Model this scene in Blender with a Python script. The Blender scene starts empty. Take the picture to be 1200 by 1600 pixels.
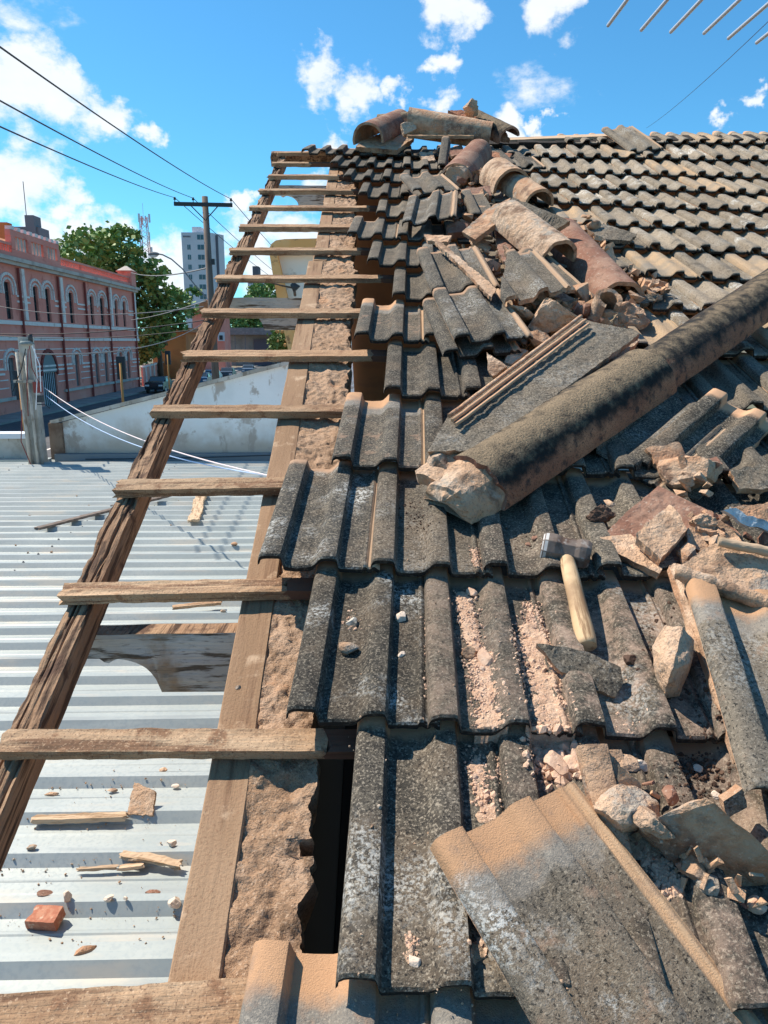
import bpy, bmesh, math, random
from math import radians as R, sin, cos, tan, pi, sqrt, atan2
from mathutils import Vector as Vec, Matrix, Euler, noise as mnoise
random.seed(7)
C = bpy.context.scene.collection
SC = bpy.context.scene

# ------------------------------------------------------------------ camera, sky, sun, exposure
CZ = 4.6                                    # camera height over the street
F = 1180.0; PITCH = R(12.7); YAW = R(1.3)
SLOPE = R(22.7); D = 0.95                   # roof pitch, distance of the camera from the batten plane
cam_d = bpy.data.cameras.new('camera')
cam = bpy.data.objects.new('camera', cam_d); C.objects.link(cam)
cam.location = (0, 0, CZ); cam.rotation_euler = (R(90) - PITCH, 0, -YAW)
cam_d.sensor_fit = 'VERTICAL'; cam_d.sensor_height = 36; cam_d.lens = F / 1600 * 36
cam_d.clip_start = 0.05; cam_d.clip_end = 6000
SC.camera = cam
SUN_DIR = Vec((-0.80, 0.473, 1.26)).normalized()
SUN_EL = math.asin(SUN_DIR.z); SUN_AZ = atan2(SUN_DIR.x, SUN_DIR.y)
sun_d = bpy.data.lights.new('sun', 'SUN'); sun_d.energy = 5.0; sun_d.angle = R(0.5); sun_d.color = (1, 0.90, 0.76)
sun = bpy.data.objects.new('sun', sun_d); C.objects.link(sun)
sun.rotation_euler = SUN_DIR.to_track_quat('Z', 'Y').to_euler(); sun.location = (-20, 12, 40)
SC.view_settings.view_transform = 'Standard'; SC.view_settings.look = 'None'
SC.view_settings.exposure = 0.60; SC.view_settings.gamma = 1; SC.view_settings.use_curve_mapping = False

# directions and points: a pixel of the photo is turned into a point on a surface of the place
U_ = Vec((1, 0, 0)); V_ = Vec((0, cos(SLOPE), sin(SLOPE))); N_ = Vec((0, -sin(SLOPE), cos(SLOPE)))
CAM = Vec((0, 0, CZ))
_fw = Vec((sin(YAW) * cos(PITCH), cos(YAW) * cos(PITCH), -sin(PITCH))); _rt = Vec((cos(YAW), -sin(YAW), 0)); _up = _rt.cross(_fw)
def ray(x, y): return (_fw * F + _rt * (x - 600) + _up * (800 - y)).normalized()
def RF(u, v, h=0.0): return CAM + U_ * u + V_ * v + N_ * (h - D)       # roof coordinates -> world
def rp(x, y, h=0.0):                                                    # on the roof plane, h above the battens
    r = ray(x, y); p = r * ((h - D) / r.dot(N_)); return p.dot(U_), p.dot(V_)
def pt(x, y, h=0.0): u, v = rp(x, y, h); return RF(u, v, h)
def gp(x, y, z): r = ray(x, y); return CAM + r * ((z - CZ) / r.z)       # on a level plane
def dp(x, y, Y): r = ray(x, y); return CAM + r * (Y / r.y)              # at a depth
ROOF_ROT = Matrix((U_, V_, N_)).transposed()

w = bpy.data.worlds.new('World'); SC.world = w; w.use_nodes = True
nt = w.node_tree; nt.nodes.clear()
def wn(t, **k):
    n = nt.nodes.new(t)
    for a, b in k.items(): setattr(n, a, b)
    return n
wo = wn('ShaderNodeOutputWorld'); bg = wn('ShaderNodeBackground'); bg.inputs['Strength'].default_value = 0.08
sky = wn('ShaderNodeTexSky', sky_type='NISHITA', sun_disc=False); sky.sun_elevation = SUN_EL; sky.sun_rotation = SUN_AZ
sky.air_density = 1.0; sky.dust_density = 0.3; sky.ozone_density = 2.0; sky.altitude = 300
tc = wn('ShaderNodeTexCoord')
def wmath(op, a, b=None, c=None, clamp=False):
    n = wn('ShaderNodeMath', operation=op); n.use_clamp = clamp
    for i, x in enumerate((a, b, c)):
        if x is None: continue
        if isinstance(x, (int, float)): n.inputs[i].default_value = x
        else: nt.links.new(x, n.inputs[i])
    return n.outputs[0]
def wnoise(scale, detail, rough, off):
    m = wn('ShaderNodeMapping'); m.inputs['Location'].default_value = off; m.inputs['Scale'].default_value = (1, 1, 1.7)
    nt.links.new(tc.outputs['Generated'], m.inputs['Vector'])
    n = wn('ShaderNodeTexNoise'); n.inputs['Scale'].default_value = scale; n.inputs['Detail'].default_value = detail; n.inputs['Roughness'].default_value = rough
    nt.links.new(m.outputs[0], n.inputs['Vector']); return n.outputs['Fac']
BLOBS = [(30,135,75),(95,165,72),(165,172,50),(222,214,30),(40,285,75),(105,302,42),(700,22,46),(690,103,32),(508,118,50),(565,140,48),
         (620,148,30),(690,158,38),(822,214,36),(870,-5,60),(1195,150,22),(1138,190,22),(388,302,26),(520,225,40),(470,375,80),(395,410,80),
         (300,420,60),(160,375,55),(80,360,45),(500,290,40),(260,410,60),(870,195,20)]
wv = wn('ShaderNodeTexNoise'); wv.inputs['Scale'].default_value = 11; wv.inputs['Detail'].default_value = 6; wv.inputs['Roughness'].default_value = 0.6; nt.links.new(tc.outputs['Generated'], wv.inputs['Vector'])
wa = wn('ShaderNodeVectorMath', operation='MULTIPLY_ADD'); nt.links.new(wv.outputs['Color'], wa.inputs[0]); wa.inputs[1].default_value = (0.13, 0.13, 0.13); wa.inputs[2].default_value = (-0.065, -0.065, -0.065)
wb = wn('ShaderNodeVectorMath', operation='ADD'); nt.links.new(wa.outputs[0], wb.inputs[0]); nt.links.new(tc.outputs['Generated'], wb.inputs[1]); wdir = wb.outputs[0]
acc = None
for (bx, by, br) in BLOBS:
    d = wn('ShaderNodeVectorMath', operation='DISTANCE'); nt.links.new(wdir, d.inputs[0]); d.inputs[1].default_value = ray(bx, by)
    mr = wn('ShaderNodeMapRange', interpolation_type='SMOOTHSTEP'); mr.inputs['From Min'].default_value = br * 1.32 / 1250; mr.inputs['From Max'].default_value = 0
    nt.links.new(d.outputs['Value'], mr.inputs['Value'])
    acc = mr.outputs[0] if acc is None else wmath('MAXIMUM', acc, mr.outputs[0])
gen = wnoise(2.3, 3, 0.5, (4.1, 2.2, 0.7))                     # scattered fair-weather clouds all round
g2 = wn('ShaderNodeMapRange', interpolation_type='SMOOTHSTEP'); g2.inputs['From Min'].default_value = 0.56; g2.inputs['From Max'].default_value = 0.74
nt.links.new(gen, g2.inputs['Value'])
dens = wmath('MAXIMUM', acc, wmath('MULTIPLY', g2.outputs[0], 0.75))
fine = wnoise(17, 9, 0.62, (1.3, 0.2, 5.0)); fine2 = wnoise(7, 4, 0.5, (8.3, 1.2, 3.0))
tot = wmath('ADD', dens, wmath('MULTIPLY_ADD', fine, 1.7, -0.85)); tot = wmath('ADD', tot, wmath('MULTIPLY_ADD', fine2, 0.9, -0.45))
cm = wn('ShaderNodeMapRange', interpolation_type='SMOOTHSTEP'); cm.inputs['From Min'].default_value = 0.26; cm.inputs['From Max'].default_value = 0.80
nt.links.new(wmath('MULTIPLY', tot, wmath('MULTIPLY', dens, 6.0, clamp=True)), cm.inputs['Value'])
tint = wn('ShaderNodeMix', data_type='RGBA', blend_type='MULTIPLY'); tint.inputs['Factor'].default_value = 1
nt.links.new(sky.outputs[0], tint.inputs[6]); tint.inputs[7].default_value = (0.52, 1.20, 1.46, 1)
cc = wn('ShaderNodeMix', data_type='RGBA'); nt.links.new(fine, cc.inputs['Factor']); cc.inputs[6].default_value = (7.2, 7.9, 8.6, 1); cc.inputs[7].default_value = (9.6, 9.6, 9.6, 1)
mx = wn('ShaderNodeMix', data_type='RGBA'); nt.links.new(wmath('MULTIPLY', cm.outputs[0], 0.93), mx.inputs['Factor'])
nt.links.new(tint.outputs[2], mx.inputs[6]); nt.links.new(cc.outputs[2], mx.inputs[7])
nt.links.new(mx.outputs[2], bg.inputs['Color']); nt.links.new(bg.outputs[0], wo.inputs[0])

# ------------------------------------------------------------------ helpers
def tag(o, label=None, cat=None, group=None, kind=None):
    if label: o['label'] = label
    if cat: o['category'] = cat
    if group: o['group'] = group
    if kind: o['kind'] = kind
    return o
def link(o, parent=None):
    C.objects.link(o)
    if parent is not None:
        pm = parent.matrix_basis if parent.parent is None else parent.parent.matrix_basis @ parent.matrix_parent_inverse @ parent.matrix_basis
        o.parent = parent; o.matrix_parent_inverse = pm.inverted()
    return o
def empty(name, loc=(0, 0, 0), rz=0.0, mat=None):
    o = bpy.data.objects.new(name, None); o.empty_display_size = 0.1
    if mat is not None: o.matrix_basis = mat
    else: o.location = loc; o.rotation_euler = (0, 0, rz)
    C.objects.link(o)
    if mat is None: o.matrix_basis = Matrix.Translation(loc) @ Matrix.Rotation(rz, 4, 'Z')
    return o
def mesh_from(name, bm, mats, smooth=False):
    me = bpy.data.meshes.new(name); bm.normal_update(); bm.to_mesh(me); bm.free()
    for m in (mats if isinstance(mats, (list, tuple)) else [mats]): me.materials.append(m)
    if smooth:
        me.polygons.foreach_set('use_smooth', [True] * len(me.polygons))
        try: me.set_sharp_from_angle(angle=R(38))
        except Exception: pass
    return me
def obj(name, bm, mats, parent=None, matrix=None, smooth=False):
    me = bm if isinstance(bm, bpy.types.Mesh) else mesh_from(name, bm, mats, smooth)
    o = bpy.data.objects.new(name, me)
    if matrix is not None: o.matrix_basis = matrix
    link(o, parent); return o
def copy_tree(o, parent=None, matrix=None):
    c = o.copy(); C.objects.link(c); c.parent = parent
    if matrix is not None: c.matrix_basis = matrix
    for ch in list(o.children):
        d = copy_tree(ch, c); d.matrix_parent_inverse = ch.matrix_parent_inverse.copy()
    return c
def box(bm, c, s, rot=None, mat=0, taper=None):
    hx, hy, hz = s[0] / 2, s[1] / 2, s[2] / 2; vs = []
    for z in (-hz, hz):
        for x, y in ((-hx, -hy), (hx, -hy), (hx, hy), (-hx, hy)):
            k = taper if (taper and z > 0) else 1
            p = Vec((x * k, y * k, z))
            if rot is not None: p = rot @ p
            vs.append(bm.verts.new(p + Vec(c)))
    for f in ((3, 2, 1, 0), (4, 5, 6, 7), (0, 1, 5, 4), (1, 2, 6, 5), (2, 3, 7, 6), (3, 0, 4, 7)):
        bm.faces.new([vs[i] for i in f]).material_index = mat
def tube(bm, pts, r, n=6, mat=0, cap=True):
    pts = [Vec(p) for p in pts]; rings = []
    for i, p in enumerate(pts):
        t = (pts[min(i + 1, len(pts) - 1)] - pts[max(i - 1, 0)]).normalized()
        a = t.orthogonal().normalized() if i == 0 else (rings_a - t * rings_a.dot(t)).normalized()
        rings_a = a; b = t.cross(a); rr = r[i] if isinstance(r, (list, tuple)) else r
        rings.append([bm.verts.new(p + (a * cos(2 * pi * k / n) + b * sin(2 * pi * k / n)) * rr) for k in range(n)])
    for q, s in zip(rings, rings[1:]):
        for k in range(n):
            f = bm.faces.new((q[k], q[(k + 1) % n], s[(k + 1) % n], s[k])); f.material_index = mat; f.smooth = n > 6
    if cap:
        bm.faces.new(rings[0][::-1]).material_index = mat; bm.faces.new(rings[-1]).material_index = mat
def prism(bm, poly, d, mat=0, M=None):
    """polygon in local XZ, thickness d along Y (centred)"""
    a = [Vec((x, -d / 2, z)) for x, z in poly]; b = [Vec((x, d / 2, z)) for x, z in poly]
    if M is not None: a = [M @ p for p in a]; b = [M @ p for p in b]
    a = [bm.verts.new(p) for p in a]; b = [bm.verts.new(p) for p in b]; n = len(poly)
    bm.faces.new(a).material_index = mat; bm.faces.new(b[::-1]).material_index = mat
    for i in range(n): bm.faces.new((a[i], b[i], b[(i + 1) % n], a[(i + 1) % n])).material_index = mat
    bmesh.ops.recalc_face_normals(bm, faces=bm.faces[:])
def nz(p, s, o=0.0): return mnoise.noise(Vec(p) * s + Vec((o * 3.1, o * 1.7, o * 2.3)))
def fbm(p, s, o=0.0): return nz(p, s, o) + 0.5 * nz(p, s * 2.1, o + 1) + 0.25 * nz(p, s * 4.3, o + 2)

# ------------------------------------------------------------------ materials
def material(name, base, layers=(), rough=0.9, bumps=((120, 0.3, 4),), spec=0.3, metal=0.0, rnd=True, bumpdist=0.004, tintvar=0.0):
    m = bpy.data.materials.new(name); m.use_nodes = True; t = m.node_tree; L = t.links.new
    bs = t.nodes['Principled BSDF']; bs.inputs['Roughness'].default_value = rough; bs.inputs['Metallic'].default_value = metal
    bs.inputs['Specular IOR Level'].default_value = spec
    co = t.nodes.new('ShaderNodeTexCoord'); oi = t.nodes.new('ShaderNodeObjectInfo'); sc = t.nodes.new('ShaderNodeSeparateColor'); L(oi.outputs['Color'], sc.inputs[0])
    vec = co.outputs['Object']
    if rnd:
        cx = t.nodes.new('ShaderNodeVectorMath'); cx.operation = 'MULTIPLY_ADD'
        L(oi.outputs['Random'], cx.inputs[0]); cx.inputs[1].default_value = (37, 19, 53); L(co.outputs['Object'], cx.inputs[2]); vec = cx.outputs[0]
    def tex(l):
        mp = t.nodes.new('ShaderNodeMapping'); mp.inputs['Scale'].default_value = l.get('stretch', (1, 1, 1)); s = l.get('seed', 0)
        mp.inputs['Location'].default_value = (s * 1.7, s * 2.9, s * 0.7); L(vec, mp.inputs['Vector'])
        if l.get('kind') == 'voro':
            n = t.nodes.new('ShaderNodeTexVoronoi'); n.feature = 'DISTANCE_TO_EDGE'; n.inputs['Scale'].default_value = l['scale']; L(mp.outputs[0], n.inputs['Vector']); return n.outputs['Distance']
        n = t.nodes.new('ShaderNodeTexNoise'); n.inputs['Scale'].default_value = l['scale']; n.inputs['Detail'].default_value = l.get('detail', 5)
        n.inputs['Roughness'].default_value = l.get('rough', 0.6); n.inputs['Distortion'].default_value = l.get('dist', 0); L(mp.outputs[0], n.inputs['Vector']); return n.outputs['Fac']
    def mr(v, lo, hi):
        n = t.nodes.new('ShaderNodeMapRange'); n.interpolation_type = 'SMOOTHSTEP'; L(v, n.inputs['Value'])
        if lo > hi: lo, hi = hi, lo; n.inputs['To Min'].default_value = 1; n.inputs['To Max'].default_value = 0
        n.inputs['From Min'].default_value = lo; n.inputs['From Max'].default_value = hi; return n.outputs[0]
    def mul(a, b):
        n = t.nodes.new('ShaderNodeMath'); n.operation = 'MULTIPLY'
        for i, x in enumerate((a, b)):
            if isinstance(x, (int, float)): n.inputs[i].default_value = x
            else: L(x, n.inputs[i])
        return n.outputs[0]
    cur = None
    for l in layers:
        k = l.get('kind', 'noise')
        if k == 'axis':                                   # along an object axis, wobbling with noise
            sx = t.nodes.new('ShaderNodeSeparateXYZ'); L(co.outputs['Object'], sx.inputs[0])
            ad = t.nodes.new('ShaderNodeMath'); ad.operation = 'MULTIPLY_ADD'; L(tex(dict(scale=l.get('scale', 25), detail=4)), ad.inputs[0]); ad.inputs[1].default_value = l.get('wob', 0.05); L(sx.outputs[l['axis']], ad.inputs[2])
            f = mr(ad.outputs[0], l['lo'], l['hi'])
        else: f = mr(tex(l), l['lo'], l['hi'])
        if 'by' in l: f = mul(f, mr(tex(l['by']), l['by']['lo'], l['by']['hi']))
        if 'chan' in l: f = mul(f, sc.outputs[l['chan']])
        if l.get('fac', 1) != 1: f = mul(f, l['fac'])
        n = t.nodes.new('ShaderNodeMix'); n.data_type = 'RGBA'; L(f, n.inputs['Factor'])
        if cur is None: n.inputs[6].default_value = (*base, 1)
        else: L(cur, n.inputs[6])
        n.inputs[7].default_value = (*l['color'], 1); cur = n.outputs[2]
    if cur is None: bs.inputs['Base Color'].default_value = (*base, 1)
    else:
        if tintvar:
            hs = t.nodes.new('ShaderNodeHueSaturation'); v = t.nodes.new('ShaderNodeMapRange'); L(oi.outputs['Random'], v.inputs['Value'])
            v.inputs['To Min'].default_value = 1 - tintvar; v.inputs['To Max'].default_value = 1 + tintvar; L(v.outputs[0], hs.inputs['Value']); L(cur, hs.inputs['Color']); cur = hs.outputs[0]
        L(cur, bs.inputs['Base Color'])
    prev = None
    for b in bumps:
        bn = t.nodes.new('ShaderNodeBump'); bn.inputs['Strength'].default_value = b[1]; bn.inputs['Distance'].default_value = b[3] if len(b) > 3 else bumpdist
        L(tex(dict(scale=b[0], detail=b[2], stretch=b[4] if len(b) > 4 else (1, 1, 1))), bn.inputs['Height'])
        if prev is not None: L(prev, bn.inputs['Normal'])
        prev = bn.outputs[0]
    if prev is not None: L(prev, bs.inputs['Normal'])
    return m
def emis(name, col, s):
    m = bpy.data.materials.new(name); m.use_nodes = True; b = m.node_tree.nodes['Principled BSDF']; b.inputs['Base Color'].default_value = (*col, 1); return m

CLAY = (0.50, 0.29, 0.17)
LICHEN_AND_SHEEN = [dict(scale=55, lo=0.42, hi=0.72, color=(0.118, 0.102, 0.078), detail=7, rough=0.75),
          dict(scale=34, lo=0.48, hi=0.66, color=(0.028, 0.025, 0.021), seed=41, stretch=(1, 0.1, 1), detail=6, fac=0.65),
          dict(scale=13, lo=0.5, hi=0.68, color=(0.19, 0.165, 0.13), seed=43, detail=8, rough=0.75, fac=0.6),
          dict(scale=7, lo=0.45, hi=0.7, color=(0.17, 0.125, 0.085), seed=3, fac=0.6),
          dict(scale=9, lo=0.28, hi=0.52, color=(0.275, 0.228, 0.172), seed=8, chan=0, detail=7, rough=0.7),  # paler layer for far tiles: dust and backlit sheen put into the colour
          dict(scale=240, lo=0.51, hi=0.62, color=(0.315, 0.27, 0.21), seed=5, detail=5, rough=0.7, fac=0.75),
          dict(scale=210, lo=0.53, hi=0.62, color=(0.012, 0.012, 0.012), seed=6, detail=5, rough=0.7, fac=0.9),
          dict(scale=6.5, lo=0.49, hi=0.66, fac=0.8, color=(0.68, 0.69, 0.66), seed=11, detail=3, by=dict(scale=150, lo=0.47, hi=0.57, seed=2, detail=7, rough=0.75), chan=1),
          dict(scale=18, lo=0.42, hi=0.62, color=(0.58, 0.41, 0.31), seed=21, detail=8, rough=0.8, chan=2)]
M_TILE = material('lichened_tile', (0.034, 0.031, 0.026), LICHEN_AND_SHEEN + [
          dict(kind='axis', axis=1, lo=0.366, hi=0.392, wob=0.035, scale=30, color=(0.52, 0.31, 0.185)),
          ], tintvar=0.2,
          bumps=((520, 0.75, 5, 0.0022), (150, 0.25, 8, 0.003), (9, 0.3, 3, 0.006)), rough=0.95)
M_TILE_HEAD = material('lichened_tile_clay_head', (0.055, 0.052, 0.046), LICHEN_AND_SHEEN + [
          dict(kind='axis', axis=1, lo=0.335, hi=0.355, wob=0.09, scale=30, color=(0.38, 0.355, 0.32), fac=0.35),
          dict(kind='axis', axis=1, lo=0.350, hi=0.380, wob=0.04, scale=40, color=(0.47, 0.275, 0.155)),
          dict(kind='axis', axis=0, lo=0.199, hi=0.204, wob=0.006, scale=30, color=(0.50, 0.33, 0.20), fac=0.9),
          dict(scale=25, lo=0.56, hi=0.68, color=(0.30, 0.2, 0.14), seed=31, detail=8, fac=0.6),
          ], bumps=((520, 0.75, 5, 0.0022), (150, 0.25, 8, 0.003), (9, 0.3, 3, 0.006)), rough=0.95)
M_TILE_EDGE = material('lichened_tile_short_clay_head', (0.05, 0.048, 0.044), LICHEN_AND_SHEEN + [
          dict(kind='axis', axis=1, lo=0.388, hi=0.408, wob=0.03, scale=24, color=(0.40, 0.255, 0.165)),
          dict(kind='axis', axis=0, lo=0.199, hi=0.204, wob=0.006, scale=30, color=(0.47, 0.32, 0.21), fac=0.85)],
          bumps=((520, 0.75, 5, 0.0022), (150, 0.25, 8, 0.003), (9, 0.3, 3, 0.006)), rough=0.95)
M_TILE_SANDY = material('sandy_weathered_tile', (0.42, 0.30, 0.19), [dict(scale=9, lo=0.4, hi=0.65, color=(0.30, 0.24, 0.175), detail=7), dict(scale=300, lo=0.53, hi=0.66, color=(0.10, 0.08, 0.06), seed=6, detail=3, fac=0.7), dict(scale=4, lo=0.5, hi=0.66, color=(0.24, 0.205, 0.165), seed=9)], bumps=((520, 0.75, 5, 0.0022), (150, 0.45, 8, 0.003)), rough=0.95)
M_BUTT = material('grime_and_painted_shade_butt', (0.022, 0.019, 0.017), [dict(scale=120, lo=0.5, hi=0.66, color=(0.075, 0.062, 0.05), detail=6)], bumps=((200, 0.9, 6, 0.004),), rough=1.0)  # lichen-grimed tone, with occlusion shade of the butts put into the colour
M_CLAY = material('broken_clay', (0.43, 0.235, 0.135), [dict(scale=14, lo=0.4, hi=0.65, color=(0.56, 0.38, 0.25)), dict(scale=11, lo=0.52, hi=0.66, color=(0.20, 0.12, 0.08), seed=44, detail=8), dict(scale=16, lo=0.56, hi=0.68, color=(0.33, 0.29, 0.24), seed=46, detail=8), dict(scale=40, lo=0.55, hi=0.7, color=(0.28, 0.17, 0.11), seed=4, fac=0.7), dict(scale=160, lo=0.55, hi=0.7, color=(0.66, 0.5, 0.37), seed=2, fac=0.6)],
          bumps=((260, 0.9, 7, 0.0035), (50, 0.8, 8, 0.010)), tintvar=0.16)
M_CLAY_RED = material('reddish_clay', (0.22, 0.105, 0.07), [dict(scale=9, lo=0.42, hi=0.62, color=(0.31, 0.185, 0.13)), dict(scale=30, lo=0.52, hi=0.7, color=(0.15, 0.085, 0.06), seed=4), dict(scale=120, lo=0.56, hi=0.7, color=(0.45, 0.36, 0.29), seed=2, fac=0.7)],
          bumps=((240, 0.7, 7, 0.003), (25, 0.4, 7, 0.005)))
M_TAN = material('pale_mortared_clay', (0.53, 0.34, 0.215), [dict(scale=8, lo=0.42, hi=0.62, color=(0.62, 0.45, 0.32)), dict(scale=12, lo=0.52, hi=0.66, color=(0.25, 0.155, 0.10), seed=4, detail=8), dict(scale=15, lo=0.55, hi=0.67, color=(0.40, 0.35, 0.29), seed=46, detail=8), dict(scale=200, lo=0.54, hi=0.67, color=(0.22, 0.13, 0.08), seed=47, detail=5, fac=0.6), dict(scale=70, lo=0.52, hi=0.66, color=(0.44, 0.30, 0.21), seed=9, fac=0.7)],
          bumps=((220, 1.0, 8, 0.004), (45, 0.9, 8, 0.012)), tintvar=0.14)
M_BARREL = material('sooty_ridge_tile', (0.36, 0.15, 0.085), [dict(scale=5, lo=0.4, hi=0.62, color=(0.50, 0.235, 0.13), seed=1), dict(scale=35, lo=0.5, hi=0.68, color=(0.11, 0.06, 0.045), seed=4),
          dict(kind='axis', axis=2, lo=0.068, hi=0.098, wob=0.07, scale=18, color=(0.016, 0.015, 0.014)),
          dict(kind='axis', axis=2, lo=0.096, hi=0.128, wob=0.07, scale=34, color=(0.29, 0.215, 0.135), fac=0.85),
          dict(scale=300, lo=0.54, hi=0.66, color=(0.02, 0.02, 0.018), seed=6, detail=2, fac=0.75)],
          bumps=((190, 1.0, 6, 0.006), (45, 0.5, 6, 0.006)), rough=0.9)
M_MORTAR = material('earth_mortar', (0.37, 0.23, 0.14), [dict(scale=9, lo=0.4, hi=0.66, color=(0.45, 0.30, 0.20)), dict(scale=28, lo=0.52, hi=0.7, color=(0.22, 0.135, 0.08), seed=3, detail=7), dict(scale=220, lo=0.53, hi=0.68, color=(0.62, 0.46, 0.33), seed=5, fac=0.6, detail=6), dict(scale=260, lo=0.54, hi=0.66, color=(0.17, 0.10, 0.06), seed=15, fac=0.7, detail=6), dict(scale=14, lo=0.56, hi=0.68, color=(0.56, 0.30, 0.16), seed=17, fac=0.6)],
          bumps=((300, 1.0, 7, 0.004), (60, 0.7, 8, 0.009)))
M_CRUMB = material('pink_mortar_crumbs', (0.55, 0.36, 0.25), [dict(scale=60, lo=0.4, hi=0.65, color=(0.64, 0.46, 0.34)), dict(scale=200, lo=0.55, hi=0.7, color=(0.5, 0.32, 0.25), seed=3)], bumps=((400, 0.5, 3, 0.002),), rnd=False)
M_BATTEN = material('dusty_batten_wood', (0.335, 0.205, 0.118), [dict(scale=9, lo=0.4, hi=0.65, color=(0.47, 0.325, 0.205), stretch=(0.25, 1, 1)), dict(scale=60, lo=0.5, hi=0.64, color=(0.17, 0.095, 0.055), stretch=(0.06, 1, 1), seed=2, detail=6), dict(scale=22, lo=0.53, hi=0.66, color=(0.23, 0.125, 0.07), seed=6, detail=8), dict(scale=240, lo=0.54, hi=0.68, color=(0.58, 0.41, 0.27), seed=16, detail=6, fac=0.55), dict(scale=300, lo=0.55, hi=0.66, color=(0.11, 0.06, 0.04), seed=19, detail=5, fac=0.7)],
          bumps=((90, 0.9, 8, 0.004, (0.06, 1, 1)), (150, 0.6, 8, 0.003)), tintvar=0.16)
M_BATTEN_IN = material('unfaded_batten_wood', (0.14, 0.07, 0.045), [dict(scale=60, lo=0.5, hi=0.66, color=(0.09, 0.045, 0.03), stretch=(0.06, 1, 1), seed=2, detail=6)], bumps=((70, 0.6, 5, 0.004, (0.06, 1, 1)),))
M_RAFTER = material('rotten_rafter_wood', (0.22, 0.125, 0.072), [dict(scale=7, lo=0.4, hi=0.65, color=(0.34, 0.215, 0.13), stretch=(1, 0.2, 1)), dict(scale=75, lo=0.48, hi=0.62, color=(0.075, 0.042, 0.026), stretch=(1, 0.07, 1), seed=2, detail=7), dict(scale=13, lo=0.55, hi=0.68, color=(0.10, 0.055, 0.035), seed=5, detail=6)],
          bumps=((60, 1.0, 6, 0.012, (1, 0.08, 1)), (30, 0.7, 5, 0.01)))
M_GREY = material('weathered_grey_wood', (0.46, 0.44, 0.40), [dict(scale=9, lo=0.4, hi=0.65, color=(0.60, 0.58, 0.53), stretch=(0.4, 1, 1)), dict(scale=60, lo=0.53, hi=0.62, color=(0.12, 0.095, 0.07), stretch=(0.12, 1, 1), seed=2, detail=8), dict(scale=5, lo=0.56, hi=0.68, color=(0.36, 0.26, 0.17), seed=6), dict(scale=150, lo=0.55, hi=0.68, color=(0.2, 0.18, 0.15), seed=9, stretch=(0.25, 1, 1), fac=0.6)],
          bumps=((55, 1.0, 6, 0.008, (0.06, 1, 1)),))
M_BOARD = material('dusty_barge_board', (0.27, 0.165, 0.095), [dict(scale=5, lo=0.4, hi=0.65, color=(0.34, 0.22, 0.135), stretch=(1, 0.3, 1)), dict(scale=50, lo=0.52, hi=0.68, color=(0.17, 0.095, 0.055), stretch=(1, 0.06, 1), seed=2, detail=6), dict(scale=20, lo=0.56, hi=0.70, color=(0.46, 0.32, 0.21), seed=6, detail=8), dict(scale=280, lo=0.55, hi=0.67, color=(0.2, 0.11, 0.065), seed=16, detail=6, fac=0.6), dict(scale=3.2, lo=0.52, hi=0.66, color=(0.30, 0.175, 0.105), seed=18, detail=7)],
          bumps=((80, 0.7, 8, 0.003, (1, 0.06, 1)), (240, 0.6, 8, 0.0025)))
M_STICK = material('pale_split_wood', (0.50, 0.36, 0.24), [dict(scale=50, lo=0.5, hi=0.64, color=(0.26, 0.17, 0.1), stretch=(0.08, 1, 1), seed=2, detail=6)], bumps=((60, 0.8, 5, 0.005, (0.08, 1, 1)),), tintvar=0.2)
M_HANDLE = material('pale_hammer_handle', (0.54, 0.36, 0.20), [dict(scale=18, lo=0.4, hi=0.7, color=(0.62, 0.44, 0.26), stretch=(1, 0.1, 1)), dict(scale=70, lo=0.6, hi=0.72, color=(0.4, 0.24, 0.11), stretch=(1, 0.2, 1), seed=2), dict(scale=9, lo=0.46, hi=0.64, color=(0.34, 0.22, 0.125), seed=5, detail=8), dict(scale=110, lo=0.52, hi=0.62, color=(0.28, 0.17, 0.09), seed=7, stretch=(1, 0.08, 1), detail=6)], rough=0.75, bumps=((60, 0.15, 3, 0.002, (1, 0.1, 1)),))
M_STEEL = material('worn_hammer_steel', (0.17, 0.135, 0.115), [dict(scale=30, lo=0.45, hi=0.62, color=(0.10, 0.065, 0.05)), dict(scale=80, lo=0.55, hi=0.7, color=(0.27, 0.245, 0.225), seed=4), dict(scale=18, lo=0.58, hi=0.68, color=(0.10, 0.055, 0.04), seed=7)], rough=0.75, spec=0.15, bumps=((120, 0.3, 4, 0.002),))
M_STEELFACE = material('struck_steel_face', (0.50, 0.49, 0.475), [dict(scale=50, lo=0.5, hi=0.7, color=(0.45, 0.44, 0.43))], rough=0.6, bumps=((100, 0.3, 4, 0.002),))
M_ZINC = material('galvanised_sheet', (0.31, 0.345, 0.34), [dict(scale=1.3, lo=0.4, hi=0.65, color=(0.365, 0.395, 0.385), seed=1), dict(scale=60, lo=0.45, hi=0.65, color=(0.27, 0.31, 0.32), seed=4, fac=0.6), dict(scale=2.2, lo=0.54, hi=0.68, color=(0.25, 0.275, 0.28), seed=14, stretch=(0.3, 3, 1), detail=8), dict(scale=3.5, lo=0.54, hi=0.68, color=(0.46, 0.41, 0.34), seed=9, stretch=(0.5, 2, 1), fac=0.55, detail=8)],
          rough=0.5, metal=0.2, bumps=((6, 0.1, 3, 0.004),), spec=0.5)
M_ZINCDUST = material('dusty_zinc_pan', (0.62, 0.60, 0.55), rough=0.8)
M_DARK = material('attic_wood_and_shade', (0.035, 0.028, 0.022), rough=1)  # dark attic timber, also the colour of the added attic shade sheet
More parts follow.
